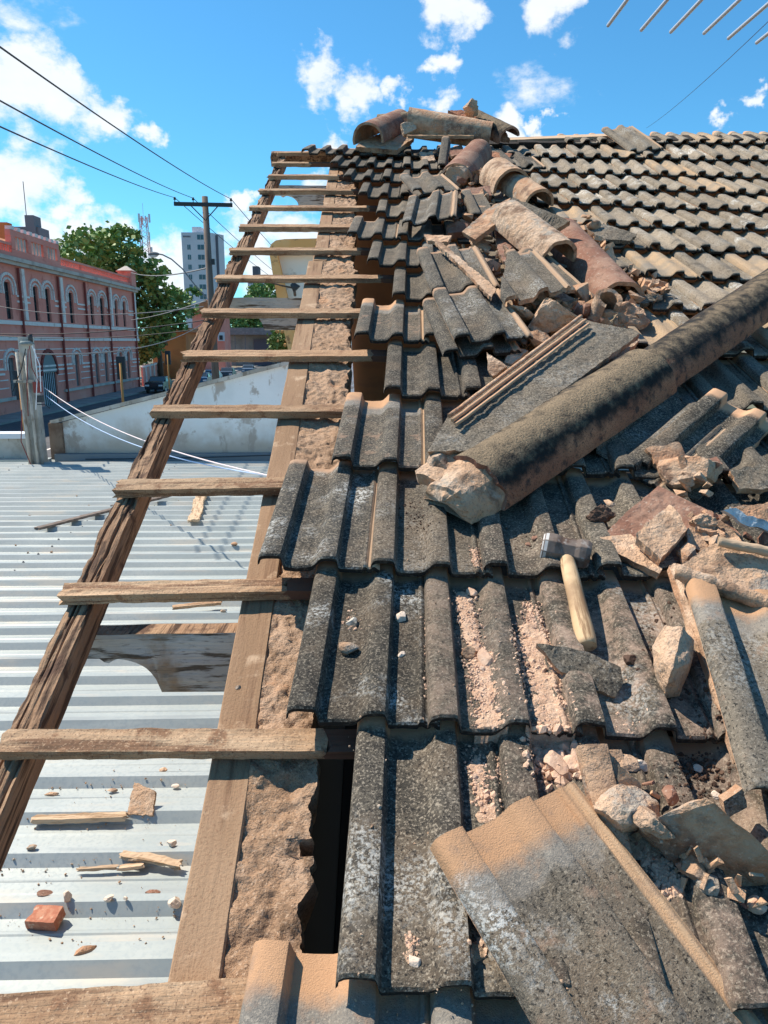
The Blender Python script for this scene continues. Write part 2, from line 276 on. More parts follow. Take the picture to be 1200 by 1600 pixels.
M_WHITEWALL = material('stained_white_render', (0.80, 0.83, 0.83), [
          dict(scale=0.9, lo=0.40, hi=0.62, color=(0.70, 0.74, 0.74), detail=6),
          dict(kind='axis', axis=2, lo=1.32, hi=0.72, wob=1.1, scale=1.8, color=(0.44, 0.385, 0.31), fac=0.9),
          dict(scale=1.3, lo=0.555, hi=0.61, color=(0.42, 0.37, 0.32), seed=5, detail=9, rough=0.7, fac=0.85),
          dict(scale=2.5, lo=0.58, hi=0.63, color=(0.38, 0.33, 0.28), seed=9, detail=9, stretch=(1, 1, 0.45), fac=0.8)], bumps=((20, 0.3, 5, 0.01),), rnd=False)
M_CONC = material('old_concrete', (0.50, 0.48, 0.43), [dict(scale=3, lo=0.4, hi=0.65, color=(0.36, 0.33, 0.28)), dict(scale=14, lo=0.54, hi=0.68, color=(0.24, 0.21, 0.17), seed=3, stretch=(1, 1, 0.3))], bumps=((30, 0.4, 5, 0.008),))
M_CONCSTAIN = material('rust_stained_concrete', (0.16, 0.105, 0.075), [dict(scale=4, lo=0.4, hi=0.65, color=(0.26, 0.19, 0.14))])
M_REDWALL = material('red_painted_render', (0.76, 0.27, 0.205), [dict(scale=0.35, lo=0.4, hi=0.65, color=(0.80, 0.33, 0.255), detail=6), dict(scale=1.1, lo=0.56, hi=0.7, color=(0.60, 0.19, 0.145), seed=4, detail=7)], bumps=((6, 0.2, 4, 0.02),), rnd=False)
M_TRIM = material('cream_painted_trim', (0.80, 0.73, 0.68), [dict(scale=1.5, lo=0.5, hi=0.7, color=(0.56, 0.46, 0.40), detail=6)], rnd=False, bumps=())
M_TRIMGREY = material('grey_stained_cornice', (0.56, 0.49, 0.43), [dict(scale=0.8, lo=0.45, hi=0.66, color=(0.40, 0.33, 0.29), detail=7)], rnd=False, bumps=())
M_PIPE = material('dark_red_downpipe', (0.25, 0.06, 0.05))
M_GLASS = material('dark_window_glass', (0.03, 0.04, 0.05), rough=0.12, spec=0.6, bumps=())
M_SHUT = material('grey_wooden_shutter', (0.19, 0.185, 0.19), [dict(scale=2, lo=0.45, hi=0.65, color=(0.25, 0.24, 0.24))], bumps=())
M_DOORG = material('grey_green_door', (0.21, 0.25, 0.25), bumps=())
M_DOORW = material('white_gate_paint', (0.66, 0.70, 0.74), bumps=())
M_ROOFO = material('orange_clay_roof', (0.50, 0.20, 0.09), [dict(scale=2, lo=0.4, hi=0.65, color=(0.40, 0.16, 0.08))])
M_GREYBLD = material('blue_grey_paint', (0.18, 0.215, 0.24), bumps=())
M_ASPHALT = material('street_asphalt', (0.075, 0.078, 0.085), [dict(scale=0.4, lo=0.4, hi=0.65, color=(0.10, 0.10, 0.105))], rnd=False, bumps=())
M_PAVE = material('concrete_pavement', (0.30, 0.285, 0.265), [dict(scale=0.8, lo=0.4, hi=0.65, color=(0.24, 0.225, 0.21))], rnd=False, bumps=())
M_EARTH = material('town_ground', (0.16, 0.135, 0.10), [dict(scale=0.05, lo=0.4, hi=0.65, color=(0.10, 0.115, 0.06))], rnd=False, bumps=())
M_LEAF = material('tree_leaves', (0.14, 0.25, 0.075), [dict(scale=0.35, lo=0.4, hi=0.62, color=(0.22, 0.33, 0.09), detail=5), dict(scale=0.9, lo=0.55, hi=0.7, color=(0.06, 0.11, 0.04), seed=4)], bumps=(), rough=0.6)
M_LEAFY = material('yellowish_leaves', (0.20, 0.24, 0.06), [dict(scale=0.7, lo=0.4, hi=0.62, color=(0.14, 0.20, 0.05))], bumps=(), rough=0.6)
M_BARK = material('tree_bark', (0.10, 0.075, 0.055))
M_POLEW = material('pole_timber', (0.17, 0.135, 0.115), [dict(scale=9, lo=0.45, hi=0.65, color=(0.12, 0.09, 0.075), stretch=(1, 1, 0.1))])
M_IRON = material('dark_iron', (0.045, 0.05, 0.055), rough=0.6, bumps=())
M_WIRE = material('black_cable', (0.03, 0.032, 0.036), rough=0.6, bumps=())
M_GREYWIRE = material('grey_bundled_cable', (0.20, 0.21, 0.22), rough=0.7, bumps=())
M_CABLEW = material('white_cable', (0.8, 0.8, 0.82), rough=0.5, bumps=())
M_CABLEP = material('pinkish_white_cable', (0.78, 0.66, 0.66), rough=0.5, bumps=())
M_CABLEB = material('pale_blue_cable', (0.42, 0.55, 0.78), rough=0.5, bumps=())
M_ALU = material('antenna_aluminium', (0.62, 0.62, 0.63), rough=0.4, metal=0.7, bumps=())
M_ORANGEP = material('orange_yellow_paint', (0.52, 0.26, 0.09), bumps=())
M_ORANGEWALL = material('orange_house_render', (0.56, 0.21, 0.075), [dict(scale=0.6, lo=0.45, hi=0.65, color=(0.48, 0.17, 0.065))], bumps=())
M_TOWERL = material('lilac_white_cladding', (0.66, 0.63, 0.66), [dict(scale=0.25, lo=0.45, hi=0.65, color=(0.60, 0.575, 0.61))], bumps=())
M_TOWERD = material('dark_tower_strip', (0.13, 0.125, 0.15), bumps=())
M_BLUEGL = material('blue_tinted_glass', (0.04, 0.10, 0.13), rough=0.15, spec=0.6, bumps=())
M_FRAMEO = material('ochre_painted_frame', (0.86, 0.44, 0.15), [dict(scale=2, lo=0.42, hi=0.66, color=(0.88, 0.50, 0.21)), dict(scale=5, lo=0.58, hi=0.7, color=(0.38, 0.2, 0.09), seed=3)])
M_CREAM = material('cream_panel', (0.86, 0.82, 0.72), [dict(scale=2.2, lo=0.56, hi=0.66, color=(0.56, 0.51, 0.42), detail=7), dict(scale=1.2, lo=0.66, hi=0.7, color=(0.2, 0.16, 0.13), seed=8, detail=8)])
M_REDTOW = material('signal_red_paint', (0.55, 0.22, 0.20), bumps=()); M_WHTOW = material('signal_white_paint', (0.72, 0.72, 0.74), bumps=())
M_BRICK = material('red_brick', (0.36, 0.135, 0.08), [dict(scale=40, lo=0.45, hi=0.65, color=(0.44, 0.21, 0.13), detail=8), dict(scale=30, lo=0.55, hi=0.68, color=(0.50, 0.36, 0.26), seed=4, detail=8)])
M_BLUECHALK = material('pale_blue_grey_cement', (0.48, 0.54, 0.58), [dict(scale=60, lo=0.45, hi=0.65, color=(0.62, 0.67, 0.69)), dict(scale=30, lo=0.56, hi=0.7, color=(0.28, 0.31, 0.33), seed=3)], bumps=((120, 0.9, 4, 0.005),))
M_CLOD = material('dark_earth_clod', (0.085, 0.05, 0.035), [dict(scale=40, lo=0.5, hi=0.66, color=(0.15, 0.09, 0.06))], bumps=((70, 0.9, 5, 0.01),))

M_DUST = material('fine_mortar_dust', (0.50, 0.315, 0.21), [dict(scale=60, lo=0.4, hi=0.62, color=(0.58, 0.40, 0.28), detail=8), dict(scale=120, lo=0.52, hi=0.66, color=(0.42, 0.28, 0.21), seed=3, detail=7), dict(scale=400, lo=0.54, hi=0.66, color=(0.64, 0.48, 0.36), seed=5, detail=4)], bumps=((240, 1.0, 8, 0.004), (70, 0.8, 6, 0.006)), rnd=False)

# ------------------------------------------------------------------ the ground and the street
def sheet(name, x0, x1, y0, y1, z, m, kind='structure', ny=1):
    bm = bmesh.new(); a = [bm.verts.new(p) for p in ((x0, y0, z), (x1, y0, z), (x1, y1, z), (x0, y1, z))]; bm.faces.new(a)
    return tag(obj(name, bm, m), kind=kind)
sheet('ground', -2500, 2500, -2500, 2500, 0, M_EARTH)
sheet('road', -20.6, -7.2, -120, 420, 0.02, M_ASPHALT)
sheet('cross_street', -120, -20.62, 4, 18, 0.016, M_ASPHALT)
def slab(name, x0, x1, y0, y1, z0, z1, m, kind='structure'):
    bm = bmesh.new(); box(bm, ((x0 + x1) / 2, (y0 + y1) / 2, (z0 + z1) / 2), (x1 - x0, y1 - y0, z1 - z0)); return tag(obj(name, bm, m), kind=kind)
slab('pavement', -23.1, -20.6, 18.2, 420, -0.1, 0.14, M_PAVE)
slab('pavement', -7.2, -5.3, -60, 420, -0.1, 0.14, M_PAVE)
bm = bmesh.new()
for k in range(40): box(bm, (-13.9, -40 + k * 9, 0.026), (0.14, 4, 0.004))
tag(obj('lane_marking', bm, M_TRIM), kind='structure')

# ------------------------------------------------------------------ the red two-storey building across the street
Bd = Vec((0.01312, -0.99991, 0)); By = Vec((0.99991, 0.01312, 0))
BM = Matrix.Translation((-23.13, 78.8, 0)) @ Matrix((Bd, By, Vec((0, 0, 1)))).transposed().to_4x4()
bld = empty('red_building', mat=BM); tag(bld, 'long red two-storey building with cream arched window trim across the street', 'building')
LEN = 52.0
def part(name, bm, m, par=bld, smooth=False): return obj(name, bm, m, par, matrix=par.matrix_basis.copy() if par.parent is None else par.parent.matrix_basis.copy(), smooth=smooth)
def bpart(name, boxes, m, par=bld):
    bm = bmesh.new()
    for (s0, s1, y0, y1, z0, z1) in boxes: box(bm, ((s0 + s1) / 2, (y0 + y1) / 2, (z0 + z1) / 2), (s1 - s0, y1 - y0, z1 - z0))
    return part(name, bm, m, par)
UPW = [(4.2, 3.4), (6.65, 5.85), (10.7, 9.7), (13.25, 12.4), (17.95, 17.05), (22.45, 21.65), (24.5, 23.8), (28.85, 28.0), (31.0, 30.2), (35.2, 34.3), (38.6, 37.8), (40.7, 39.9), (45.2, 44.3)]
LOW = [(4.0, 3.15), (6.4, 5.6), (10.7, 9.8), (13.15, 12.3), (17.8, 17.0), (29.4, 28.4), (35.2, 34.3), (39.6, 38.7), (45.2, 44.3)]
holes = [(b, a, 6.02, 8.3) for a, b in UPW] + [(b, a, 1.17, 3.6) for a, b in LOW] + [(21.75, 24.35, 0.02, 3.1)]
ss = sorted({0.0, LEN, *[h[0] for h in holes], *[h[1] for h in holes]}); zs = sorted({0.0, 9.4, *[h[2] for h in holes], *[h[3] for h in holes]})
bm = bmesh.new()
for s0, s1 in zip(ss, ss[1:]):
    for z0, z1 in zip(zs, zs[1:]):
        if any(h[0] <= s0 + 1e-4 and s1 <= h[1] + 1e-4 and h[2] <= z0 + 1e-4 and z1 <= h[3] + 1e-4 for h in holes): continue
        bm.faces.new([bm.verts.new(p) for p in ((s0, 0, z0), (s0, 0, z1), (s1, 0, z1), (s1, 0, z0))])
for (s0, s1, z0, z1) in holes:                       # reveals
    for a, b in (((s0, z0), (s0, z1)), ((s0, z1), (s1, z1)), ((s1, z1), (s1, z0)), ((s1, z0), (s0, z0))):
        bm.faces.new([bm.verts.new(p) for p in ((a[0], 0, a[1]), (a[0], -0.2, a[1]), (b[0], -0.2, b[1]), (b[0], 0, b[1]))])
for a, b in (((0, 0), (0, -14)), ((0, -14), (LEN, -14)), ((LEN, -14), (LEN, 0))):
    bm.faces.new([bm.verts.new(p) for p in ((*a, 0), (*a, 9.4), (*b, 9.4), (*b, 0))])
bm.faces.new([bm.verts.new(p) for p in ((0, 0, 9.4), (0, -14, 9.4), (LEN, -14, 9.4), (LEN, 0, 9.4))])
bmesh.ops.recalc_face_normals(bm, faces=bm.faces[:])
part('wall', bm, M_REDWALL)
def window(b, a, z0, z1, m, bars):
    bm = bmesh.new(); box(bm, ((a + b) / 2, -0.21, (z0 + z1) / 2), (a - b - 0.01, 0.03, z1 - z0 - 0.01)); wi = part('window', bm, m)
    bm = bmesh.new(); c = (a + b) / 2
    box(bm, (c, -0.16, (z0 + z1) / 2), (0.06, 0.05, z1 - z0))
    for k in range(bars): box(bm, (c, -0.155, z0 + (z1 - z0) * (k + 1) / (bars + 1)), (a - b, 0.035, 0.05))
    for s in (b + 0.04, a - 0.04): box(bm, (s, -0.162, (z0 + z1) / 2), (0.07, 0.05, z1 - z0))
    part('frame', bm, M_SHUT if m is M_SHUT else M_IRON, wi)
def hood(b, a, z1):
    c = (a + b) / 2; hw = (a - b) / 2 + 0.18
    for off, wd, th in ((0.06, 0.16, 0.07), (0.46, 0.20, 0.10)):
        bm = bmesh.new(); n = 10; q = []
        for k in range(n + 1):
            t = pi * k / n; r = hw + off
            q.append((c - r * cos(t), z1 - 0.30 + (r * 0.72) * sin(t)))
        q = [(q[0][0], z1 - 0.75)] + q + [(q[-1][0], z1 - 0.75)]
        for i in range(len(q) - 1):
            p0, p1 = Vec((q[i][0], 0, q[i][1])), Vec((q[i + 1][0], 0, q[i + 1][1])); d = p1 - p0
            box(bm, (p0 + p1) / 2 + Vec((0, th / 2, 0)), (d.length + 0.08, th, wd * 0.8), Matrix.Rotation(-atan2(d.z, d.x), 3, 'Y'))
        part('window_hood', bm, M_TRIM)
for a, b in UPW: window(b, a, 6.02, 8.3, M_GLASS, 3); hood(b, a, 8.35)
for a, b in LOW: window(b, a, 1.17, 3.6, M_SHUT, 5); hood(b, a, 3.62)
for z0, z1, y1 in ((5.68, 5.93, 0.12), (4.68, 4.92, 0.16)): bpart('string_course', [(-0.15, LEN, 0.002, y1, z0, z1)], M_TRIM)
for z0, zz in ((7.45, UPW), (7.1, UPW), (2.85, LOW), (2.55, LOW)):      # bands that tie the hoods together
    ed = sorted([(b - 0.75, a + 0.75) for a, b in zz]); x = -0.02; bx = []
    for lo, hi in ed:
        if lo > x + 0.1: bx.append((x, lo, 0.002, 0.07, z0, z0 + 0.13))
        x = max(x, hi)
    for b_ in bx: bpart('wall_band', [b_], M_TRIM)
for z in (4.05, 3.5, 2.2, 1.7):
    ed = sorted([(b - 0.3, a + 0.3) for a, b in LOW] + [(21.5, 24.6)]) if z < 3.9 else []; x = 0.0; bx = []
    for lo, hi in ed + [(LEN, LEN)]:
        if lo > x + 0.1: bx.append((x, lo, 0.002, 0.03, z, z + 0.07))
        x = max(x, hi)
    for b_ in bx: bpart('rustication_line', [b_], M_TRIM)
bpart('base_course', [(-0.12, 20.6, 0.002, 0.16, 0.9, 1.1)], M_TRIMGREY); bpart('base_course', [(25.4, LEN, 0.002, 0.16, 0.95, 1.15)], M_TRIMGREY)
for s0, s1, z0, z1 in ((0.05, 0.5, 4.95, 9.38), (7.6, 8.05, 5.96, 9.38), (19.2, 19.7, 6.0, 9.3), (25.9, 26.35, 6.0, 9.3), (33.0, 33.45, 6.0, 9.3), (42.0, 42.45, 6.0, 9.3)):
    bpart('pilaster', [(s0, s1, 0.002, 0.13, z0, z1)], M_TRIM)
for s in (0.9, 8.8, 20.2, 26.9, 14.6, 33.9):
    bm = bmesh.new(); tube(bm, [(s, 0.14, 0.1), (s, 0.14, 9.3)], 0.09, 6); part('downpipe', bm, M_PIPE)
bpart('cornice', [(-0.35, LEN, -0.3, 0.28, 9.402, 9.62), (-0.5, LEN, -0.3, 0.48, 9.622, 9.86)], M_TRIMGREY)
bpart('parapet', [(-0.25, LEN, -0.4, 0.12, 9.862, 10.18), (-0.25, 19.2, -0.25, 0.05, 10.62, 10.78), (27.2, LEN, -0.25, 0.05, 10.62, 10.78)], M_REDWALL)
bm = bmesh.new()
for k in range(150):
    s = 1.9 + k * 0.32
    if 19.0 < s < 27.4 or s > LEN: continue
    box(bm, (s, -0.1, 10.4), (0.13, 0.15, 0.435))
tag(part('baluster', bm, M_REDWALL), kind='stuff')
bm = bmesh.new()
for (a, b, c, d) in ((19.2, 27.3, 11.25, 11.62), (19.2, 27.3, 10.182, 10.42)): box(bm, ((a + b) / 2, -0.12, (c + d) / 2), (b - a, 0.35, d - c))
for s in (19.4, 21.9, 24.5, 27.0): box(bm, (s, -0.12, 10.84), (0.55, 0.38, 0.815))
part('raised_parapet', bm, M_REDWALL)
bm = bmesh.new()
for k in range(3):
    s0 = 19.7 + 2.52 * k
    for j in range(4): box(bm, (s0 + 0.28 + j * 0.52, -0.12, 10.835), (0.24, 0.2, 0.82))
tag(part('cream_baluster', bm, M_TRIMGREY), kind='stuff')
for k in range(9): bpart('merlon', [(19.3 + k * 0.93, 19.72 + k * 0.93, -0.32, 0.1, 11.625, 11.86)], M_TRIM)
bm = bmesh.new(); box(bm, (0.75, -0.4, 10.6), (1.5, 1.3, 1.3)); box(bm, (0.75, -0.4, 11.3), (1.75, 1.55, 0.12)); part('corner_pier', bm, M_REDWALL)
bm = bmesh.new(); box(bm, (0.75, -0.4, 11.6), (1.6, 1.4, 0.45), taper=0.15); part('pier_cap', bm, M_TRIMGREY)
bm = bmesh.new(); e = [bm.verts.new(p) for p in ((1, -0.7, 10.2), (LEN, -0.7, 10.2), (LEN, -13.5, 10.2), (1, -13.5, 10.2), (9, -7, 12.9), (LEN - 6, -7, 12.9))]
for f in ((0, 1, 5, 4), (1, 2, 5), (2, 3, 4, 5), (3, 0, 4)): bm.faces.new([e[i] for i in f])
bmesh.ops.recalc_face_normals(bm, faces=bm.faces[:]); part('tiled_roof', bm, M_ROOFO)
# arched doorway
bm = bmesh.new(); n = 12; c = 23.05; q = [(c + 1.3 * cos(pi * k / n), 2.45 + 1.42 * sin(pi * k / n)) for k in range(n + 1)]
vs = [bm.verts.new((x, 0.03, z)) for x, z in q]; bm.faces.new(vs[::-1]); dr = part('door', bm, M_DOORG)
bpart('door_leaf', [(21.78, 23.0, -0.18, -0.12, 0.03, 2.44), (23.08, 24.33, -0.18, -0.12, 0.03, 2.44)], M_DOORW, dr)
bm = bmesh.new()
for k in range(8): box(bm, (21.9 + k * 0.33, -0.08, 1.25), (0.06, 0.05, 2.36))
part('door_bars', bm, M_IRON, dr)
bm = bmesh.new()
for k in range(n + 1):
    t = pi * k / n; p = Vec((c + 1.42 * cos(t), 0.05, 2.45 + 1.54 * sin(t))); box(bm, p, (0.36, 0.12, 0.24), Matrix.Rotation(-t + pi / 2, 3, 'Y'))
part('door_surround', bm, M_PIPE)
# pink street wall with white posts, beyond the building
fw_ = empty('street_wall', (-23.0, 79.2, 0)); tag(fw_, 'low pink street wall with white posts running on from the red building', 'wall')
a = Vec((-23.0, 79.2, 0)); b = Vec((-33.5, 146, 0)); d = (b - a); L_ = d.length; rot = Matrix.Rotation(atan2(d.y, d.x), 3, 'Z')
bm = bmesh.new(); box(bm, (a + b) / 2 + Vec((0, 0, 1.0)), (L_, 0.2, 2.0), rot); obj('wall_panel', bm, M_REDWALL, fw_)
bm = bmesh.new(); box(bm, (a + b) / 2 + Vec((0, 0, 2.07)), (L_, 0.32, 0.13), rot); obj('coping', bm, M_TRIM, fw_)
for k in range(18):
    bm = bmesh.new(); box(bm, a + d * (k + 0.5) / 18 + Vec((0, 0, 1.1)), (0.42, 0.42, 2.2), rot); obj('post', bm, M_TRIM, fw_)
gr = empty('grey_block', (-28, 73, 0)); tag(gr, 'blue-grey flat block with a stair tower rising behind the red building', 'building')
def dbox(name, x0, x1, y0, y1, Y, dep, m, par=None, zb=None):
    p, q = dp(x0, y0, Y), dp(x1, y1, Y); bm = bmesh.new(); zb_ = q.z if zb is None else zb
    box(bm, ((p.x + q.x) / 2, Y + dep / 2, (p.z + zb_) / 2), (abs(q.x - p.x), dep, abs(p.z - zb_))); return obj(name, bm, m, par)
dbox('wall', -20, 64, 354, 400, 74, 2.4, M_GREYBLD, gr, 0); dbox('stair_tower', 38, 56, 336, 380, 73.6, 1.6, M_GREYBLD, gr, 0)
oh = empty('brick_gable', (-29, 62, 0)); tag(oh, 'orange brick gable standing behind the parapet of the red building', 'building')
dbox('wall', -30, 16, 347, 400, 72, 1, M_ORANGEWALL, oh, 0)
bm = bmesh.new(); p = dp(41, 335, 73.8); tube(bm, [p - Vec((0, 0, 0.2)), p + Vec((0, 0, 2.8))], 0.035, 5); tag(obj('rooftop_mast', bm, M_IRON), 'thin mast standing on the blue-grey stair tower', 'mast')

# ------------------------------------------------------------------ trees
def tree(name, label, base, blobs, n, leaf, m, seed, trunk_r=0.35, group=None, cat='tree'):
    rng = random.Random(seed); base = Vec(base); t = empty(name, base); tag(t, label, cat, group)
    top = sum((Vec(b[0]) for b in blobs), Vec()) / len(blobs)
    bm = bmesh.new(); k = base.lerp(Vec((base.x * 0.7 + top.x * 0.3, base.y, top.z)), 0.55); tube(bm, [base, base.lerp(k, 0.5) + Vec((0.15, 0, 0)), k], [trunk_r, trunk_r * 0.8, trunk_r * 0.6], 8)
    for b, r in blobs: tube(bm, [k - Vec((0, 0, 0.3)), k.lerp(Vec(b), 0.5) + Vec((rng.uniform(-.4, .4), 0, rng.uniform(-.2, .5))), Vec(b)], [trunk_r * 0.45, trunk_r * 0.25, 0.03], 5)
    obj('trunk', bm, M_BARK, t)
    V, Fc = [], []; tot = sum(r ** 2 for _, r in blobs)
    for b, r in blobs:
        for c in range(max(4, int(n * r * r / tot))):
            while True:
                q = Vec((rng.uniform(-1, 1), rng.uniform(-1, 1), rng.uniform(-1, 1)))
                if 0.35 < q.length < 1: break
            q = q.normalized() * (q.length ** 0.5) * r; q.z *= 0.85; cc = Vec(b) + q; cr = rng.uniform(0.10, 0.24) * r + leaf
            for j in range(22):
                o = cc + Vec((rng.gauss(0, cr * .5), rng.gauss(0, cr * .5), rng.gauss(0, cr * .36)))
                a = Vec((rng.gauss(0, 1), rng.gauss(0, 1), rng.gauss(0, .6))).normalized(); bb = a.orthogonal(); bb.rotate(Matrix.Rotation(rng.uniform(0, 6.3), 3, a)); s = leaf * rng.uniform(.6, 1.3)
                i = len(V); V += [o - a * s, o + bb * s * .5, o + a * s, o - bb * s * .5]; Fc.append((i, i + 1, i + 2, i + 3))
    me = bpy.data.meshes.new('crown'); me.from_pydata(V, [], Fc); me.materials.append(m); o = bpy.data.objects.new('crown', me); link(o, t); return t
def pb(lst, Y, dY=3, seed=1):
    rng = random.Random(seed); return [(dp(x, y, Y + rng.uniform(-dY, dY)), r * Y / 1180) for x, y, r in lst]
tree('broad_tree', 'tall broad green tree rising behind the red building and its street wall', (-24.5, 92, 0), pb([(150, 392, 40), (118, 400, 34), (185, 405, 40), (200, 440, 45), (235, 470, 40), (160, 430, 36), (218, 505, 40), (172, 366, 22), (245, 425, 20), (195, 380, 24), (272, 480, 32), (222, 545, 24), (262, 500, 24), (298, 468, 18)], 90), 430, 0.34, M_LEAF, 3)
tree('small_tree', 'smaller yellowish tree over the pink street wall, below the broad tree', (-27, 87, 0), pb([(232, 535, 22), (222, 555, 16), (245, 520, 16)], 86, 1), 90, 0.24, M_LEAFY, 5, 0.15)
tree('street_tree', 'dark green tree at the end of the street behind the sagging rafter', (-27, 170, 0), pb([(360, 500, 24), (385, 492, 24), (410, 500, 22), (335, 505, 18), (420, 487, 14)], 170, 4), 190, 0.5, M_LEAF, 8, 0.3)
tree('far_tree', 'far rounded green tree below the distant grey tower block', (-50, 300, 0), pb([(405, 462, 20), (430, 458, 18), (450, 464, 18)], 300, 4), 120, 0.7, M_LEAF, 9, 0.4)
tree('flowering_shrub', 'tall flowering shrub behind the white wall, seen beside the barge board', (-3.3, 27, 0), pb([(440, 530, 17), (430, 545, 12), (452, 520, 12), (450, 545, 14)], 27, .4), 90, 0.085, M_LEAFY, 10, 0.08, cat='shrub')
bm = bmesh.new(); rng = random.Random(4)
for k in range(14): p = dp(rng.uniform(428, 456), rng.uniform(515, 548), 26.2); bmesh.ops.create_icosphere(bm, subdivisions=1, radius=rng.uniform(.04, .075), matrix=Matrix.Translation(p))
sh = [o for o in C.objects if o.name == 'flowering_shrub'][0]; obj('blossom', bm, M_ORANGEP, sh)
pl = empty('palm_tree', dp(100, 390, 100) * 1); tag(pl, 'small feathery palm beside the roof of the red building', 'palm'); c0 = dp(101, 382, 100); rng = random.Random(2)
bm = bmesh.new(); tube(bm, [Vec((c0.x, c0.y, 0)), c0], [0.25, 0.16], 7); obj('trunk', bm, M_BARK, pl)
bm = bmesh.new()
for k in range(16):
    az = 2 * pi * k / 16 + rng.uniform(-.2, .2); e = rng.uniform(0.1, 0.9); pr = c0.copy(); d = Vec((cos(az) * cos(e), sin(az) * cos(e), sin(e)))
    for j in range(9):
        d = (d + Vec((0, 0, -0.17))).normalized(); q = pr + d * 0.33; sd = d.cross(Vec((0, 0, 1))).normalized()
        for s in (-1, 1):
            tip = q + sd * s * 0.55 * (1 - j / 12) - Vec((0, 0, .25)) + d * .3; bm.faces.new([bm.verts.new(p) for p in (pr, q, tip)])
        pr = q
obj('crown', bm, M_LEAF, pl)

# ------------------------------------------------------------------ tower blocks, mast
tb = empty('tower_block', (-53, 262, 0)); tag(tb, 'pale lilac high-rise with rows of dark windows behind the utility pole', 'building')
def blk(x0, x1, z0, z1, y0, y1, m, name, par): bm = bmesh.new(); box(bm, ((x0 + x1) / 2, (y0 + y1) / 2, (z0 + z1) / 2), (x1 - x0, y1 - y0, z1 - z0)); return obj(name, bm, m, par)
xl, xr = dp(285, 400, 260).x, dp(327, 400, 260).x
Pz = dp(285, 363, 260).z
blk(xl, xr, 0, Pz, 260, 275, M_TOWERL, 'front_wall', tb)
# side wing, turned away a little
bm = bmesh.new(); a, b = Vec((xr + .004, 260.3, 0)), Vec((dp(350, 400, 266).x, 267, 0)); zt = Pz + 0.1
vs = [bm.verts.new(p) for p in (a, b, b + Vec((-2, 9, 0)), a + Vec((0, 12, 0)))]; ws = [bm.verts.new(v.co + Vec((0, 0, zt))) for v in vs]
for i in range(4): bm.faces.new((vs[i], vs[(i + 1) % 4], ws[(i + 1) % 4], ws[i]))
bm.faces.new(ws); bmesh.ops.recalc_face_normals(bm, faces=bm.faces[:]); obj('side_wall', bm, M_TOWERL, tb)
d = (b - a).normalized(); bm = bmesh.new(); box(bm, a.lerp(b, 0.5) + Vec((d.y, -d.x, 0)) * 0.2 + Vec((0, 0, zt / 2)), (0.9, 0.3, zt - 1), Matrix.Rotation(atan2(d.y, d.x), 3, 'Z')); obj('dark_strip', bm, M_TOWERD, tb)
x0, x1 = dp(298, 360, 260).x, dp(312, 360, 260).x; blk(x0, x1, Pz + .01, dp(300, 353, 260).z, 262, 270, M_TOWERL, 'roof_tank', tb)
for k in range(13):
    zc = dp(300, 370.5 + 0, 260).z - k * 3.1
    if zc < 2: break
    for (px0, px1, nm) in ((293.5, 298.5, 's'), (309.5, 319.5, 'b')):
        if nm == 's' and k == 0: continue
        xa, xb = dp(px0, 400, 260).x, dp(px1, 400, 260).x; wi = blk(xa, xb, zc - 0.75, zc + 0.75, 259.93, 259.98, M_BLUEGL, 'window', tb)
        blk((xa + xb) / 2 - .04, (xa + xb) / 2 + .04, zc - 0.75, zc + 0.75, 259.88, 259.925, M_TOWERL, 'frame', wi)
bm = bmesh.new()
for k in range(6): box(bm, (xl + 0.7 + k * 0.42, 259.95, dp(290, 369.5, 260).z), (0.28, 0.06, 0.5))
obj('rooftop_sign', bm, M_TOWERD, tb)
t2 = empty('distant_tower', (-55, 402, 0)); tag(t2, 'small far grey and brown tower block above the trees', 'building')
xa, xb = dp(387, 440, 400).x, dp(412, 440, 400).x; zt = dp(400, 437, 400).z
blk(xa, xb, 0, zt, 400, 412, M_TOWERL, 'wall', t2); xc, xd = dp(395, 430, 400).x, dp(404, 430, 400).x; blk(xc, xd, 0, dp(400, 416, 400).z, 399.6, 408, M_TOWERD, 'stair_core', t2)
for k in range(7):
    for u0, u1 in ((0.06, 0.28), (0.72, 0.94)):
        blk(xa + (xb - xa) * u0, xa + (xb - xa) * u1, zt - 1.9 - k * 3, zt - 0.6 - k * 3, 399.9, 399.97, M_BLUEGL, 'window', t2)
tm = empty('telecom_mast', (-60.5, 220, 0)); tag(tm, 'red and white lattice telecom mast with antennas at its head', 'mast')
ztop = dp(225, 338, 220).z; cx_ = dp(226, 370, 220).x; segs = 12
for k in range(segs):
    bm = bmesh.new(); z0, z1 = ztop * k / segs, ztop * (k + 1) / segs; w0, w1 = 1.9 - 1.1 * k / segs, 1.9 - 1.1 * (k + 1) / segs
    cs = [(-1, -1), (1, -1), (1, 1), (-1, 1)]
    for i, (sx, sy) in enumerate(cs):
        nx, ny = cs[(i + 1) % 4]
        tube(bm, [(cx_ + sx * w0, 220 + sy * w0, z0), (cx_ + sx * w1, 220 + sy * w1, z1)], 0.11, 4)
        for zz in (0, .5):
            za, zb = z0 + (z1 - z0) * zz, z0 + (z1 - z0) * (zz + .5); wa, wb = w0 + (w1 - w0) * zz, w0 + (w1 - w0) * (zz + .5)
            tube(bm, [(cx_ + sx * wa, 220 + sy * wa, za), (cx_ + nx * wb, 220 + ny * wb, zb)], 0.05, 4); tube(bm, [(cx_ + nx * wa, 220 + ny * wa, za), (cx_ + sx * wb, 220 + sy * wb, zb)], 0.05, 4)
    obj('lattice_section', bm, M_REDTOW if k % 2 else M_WHTOW, tm)
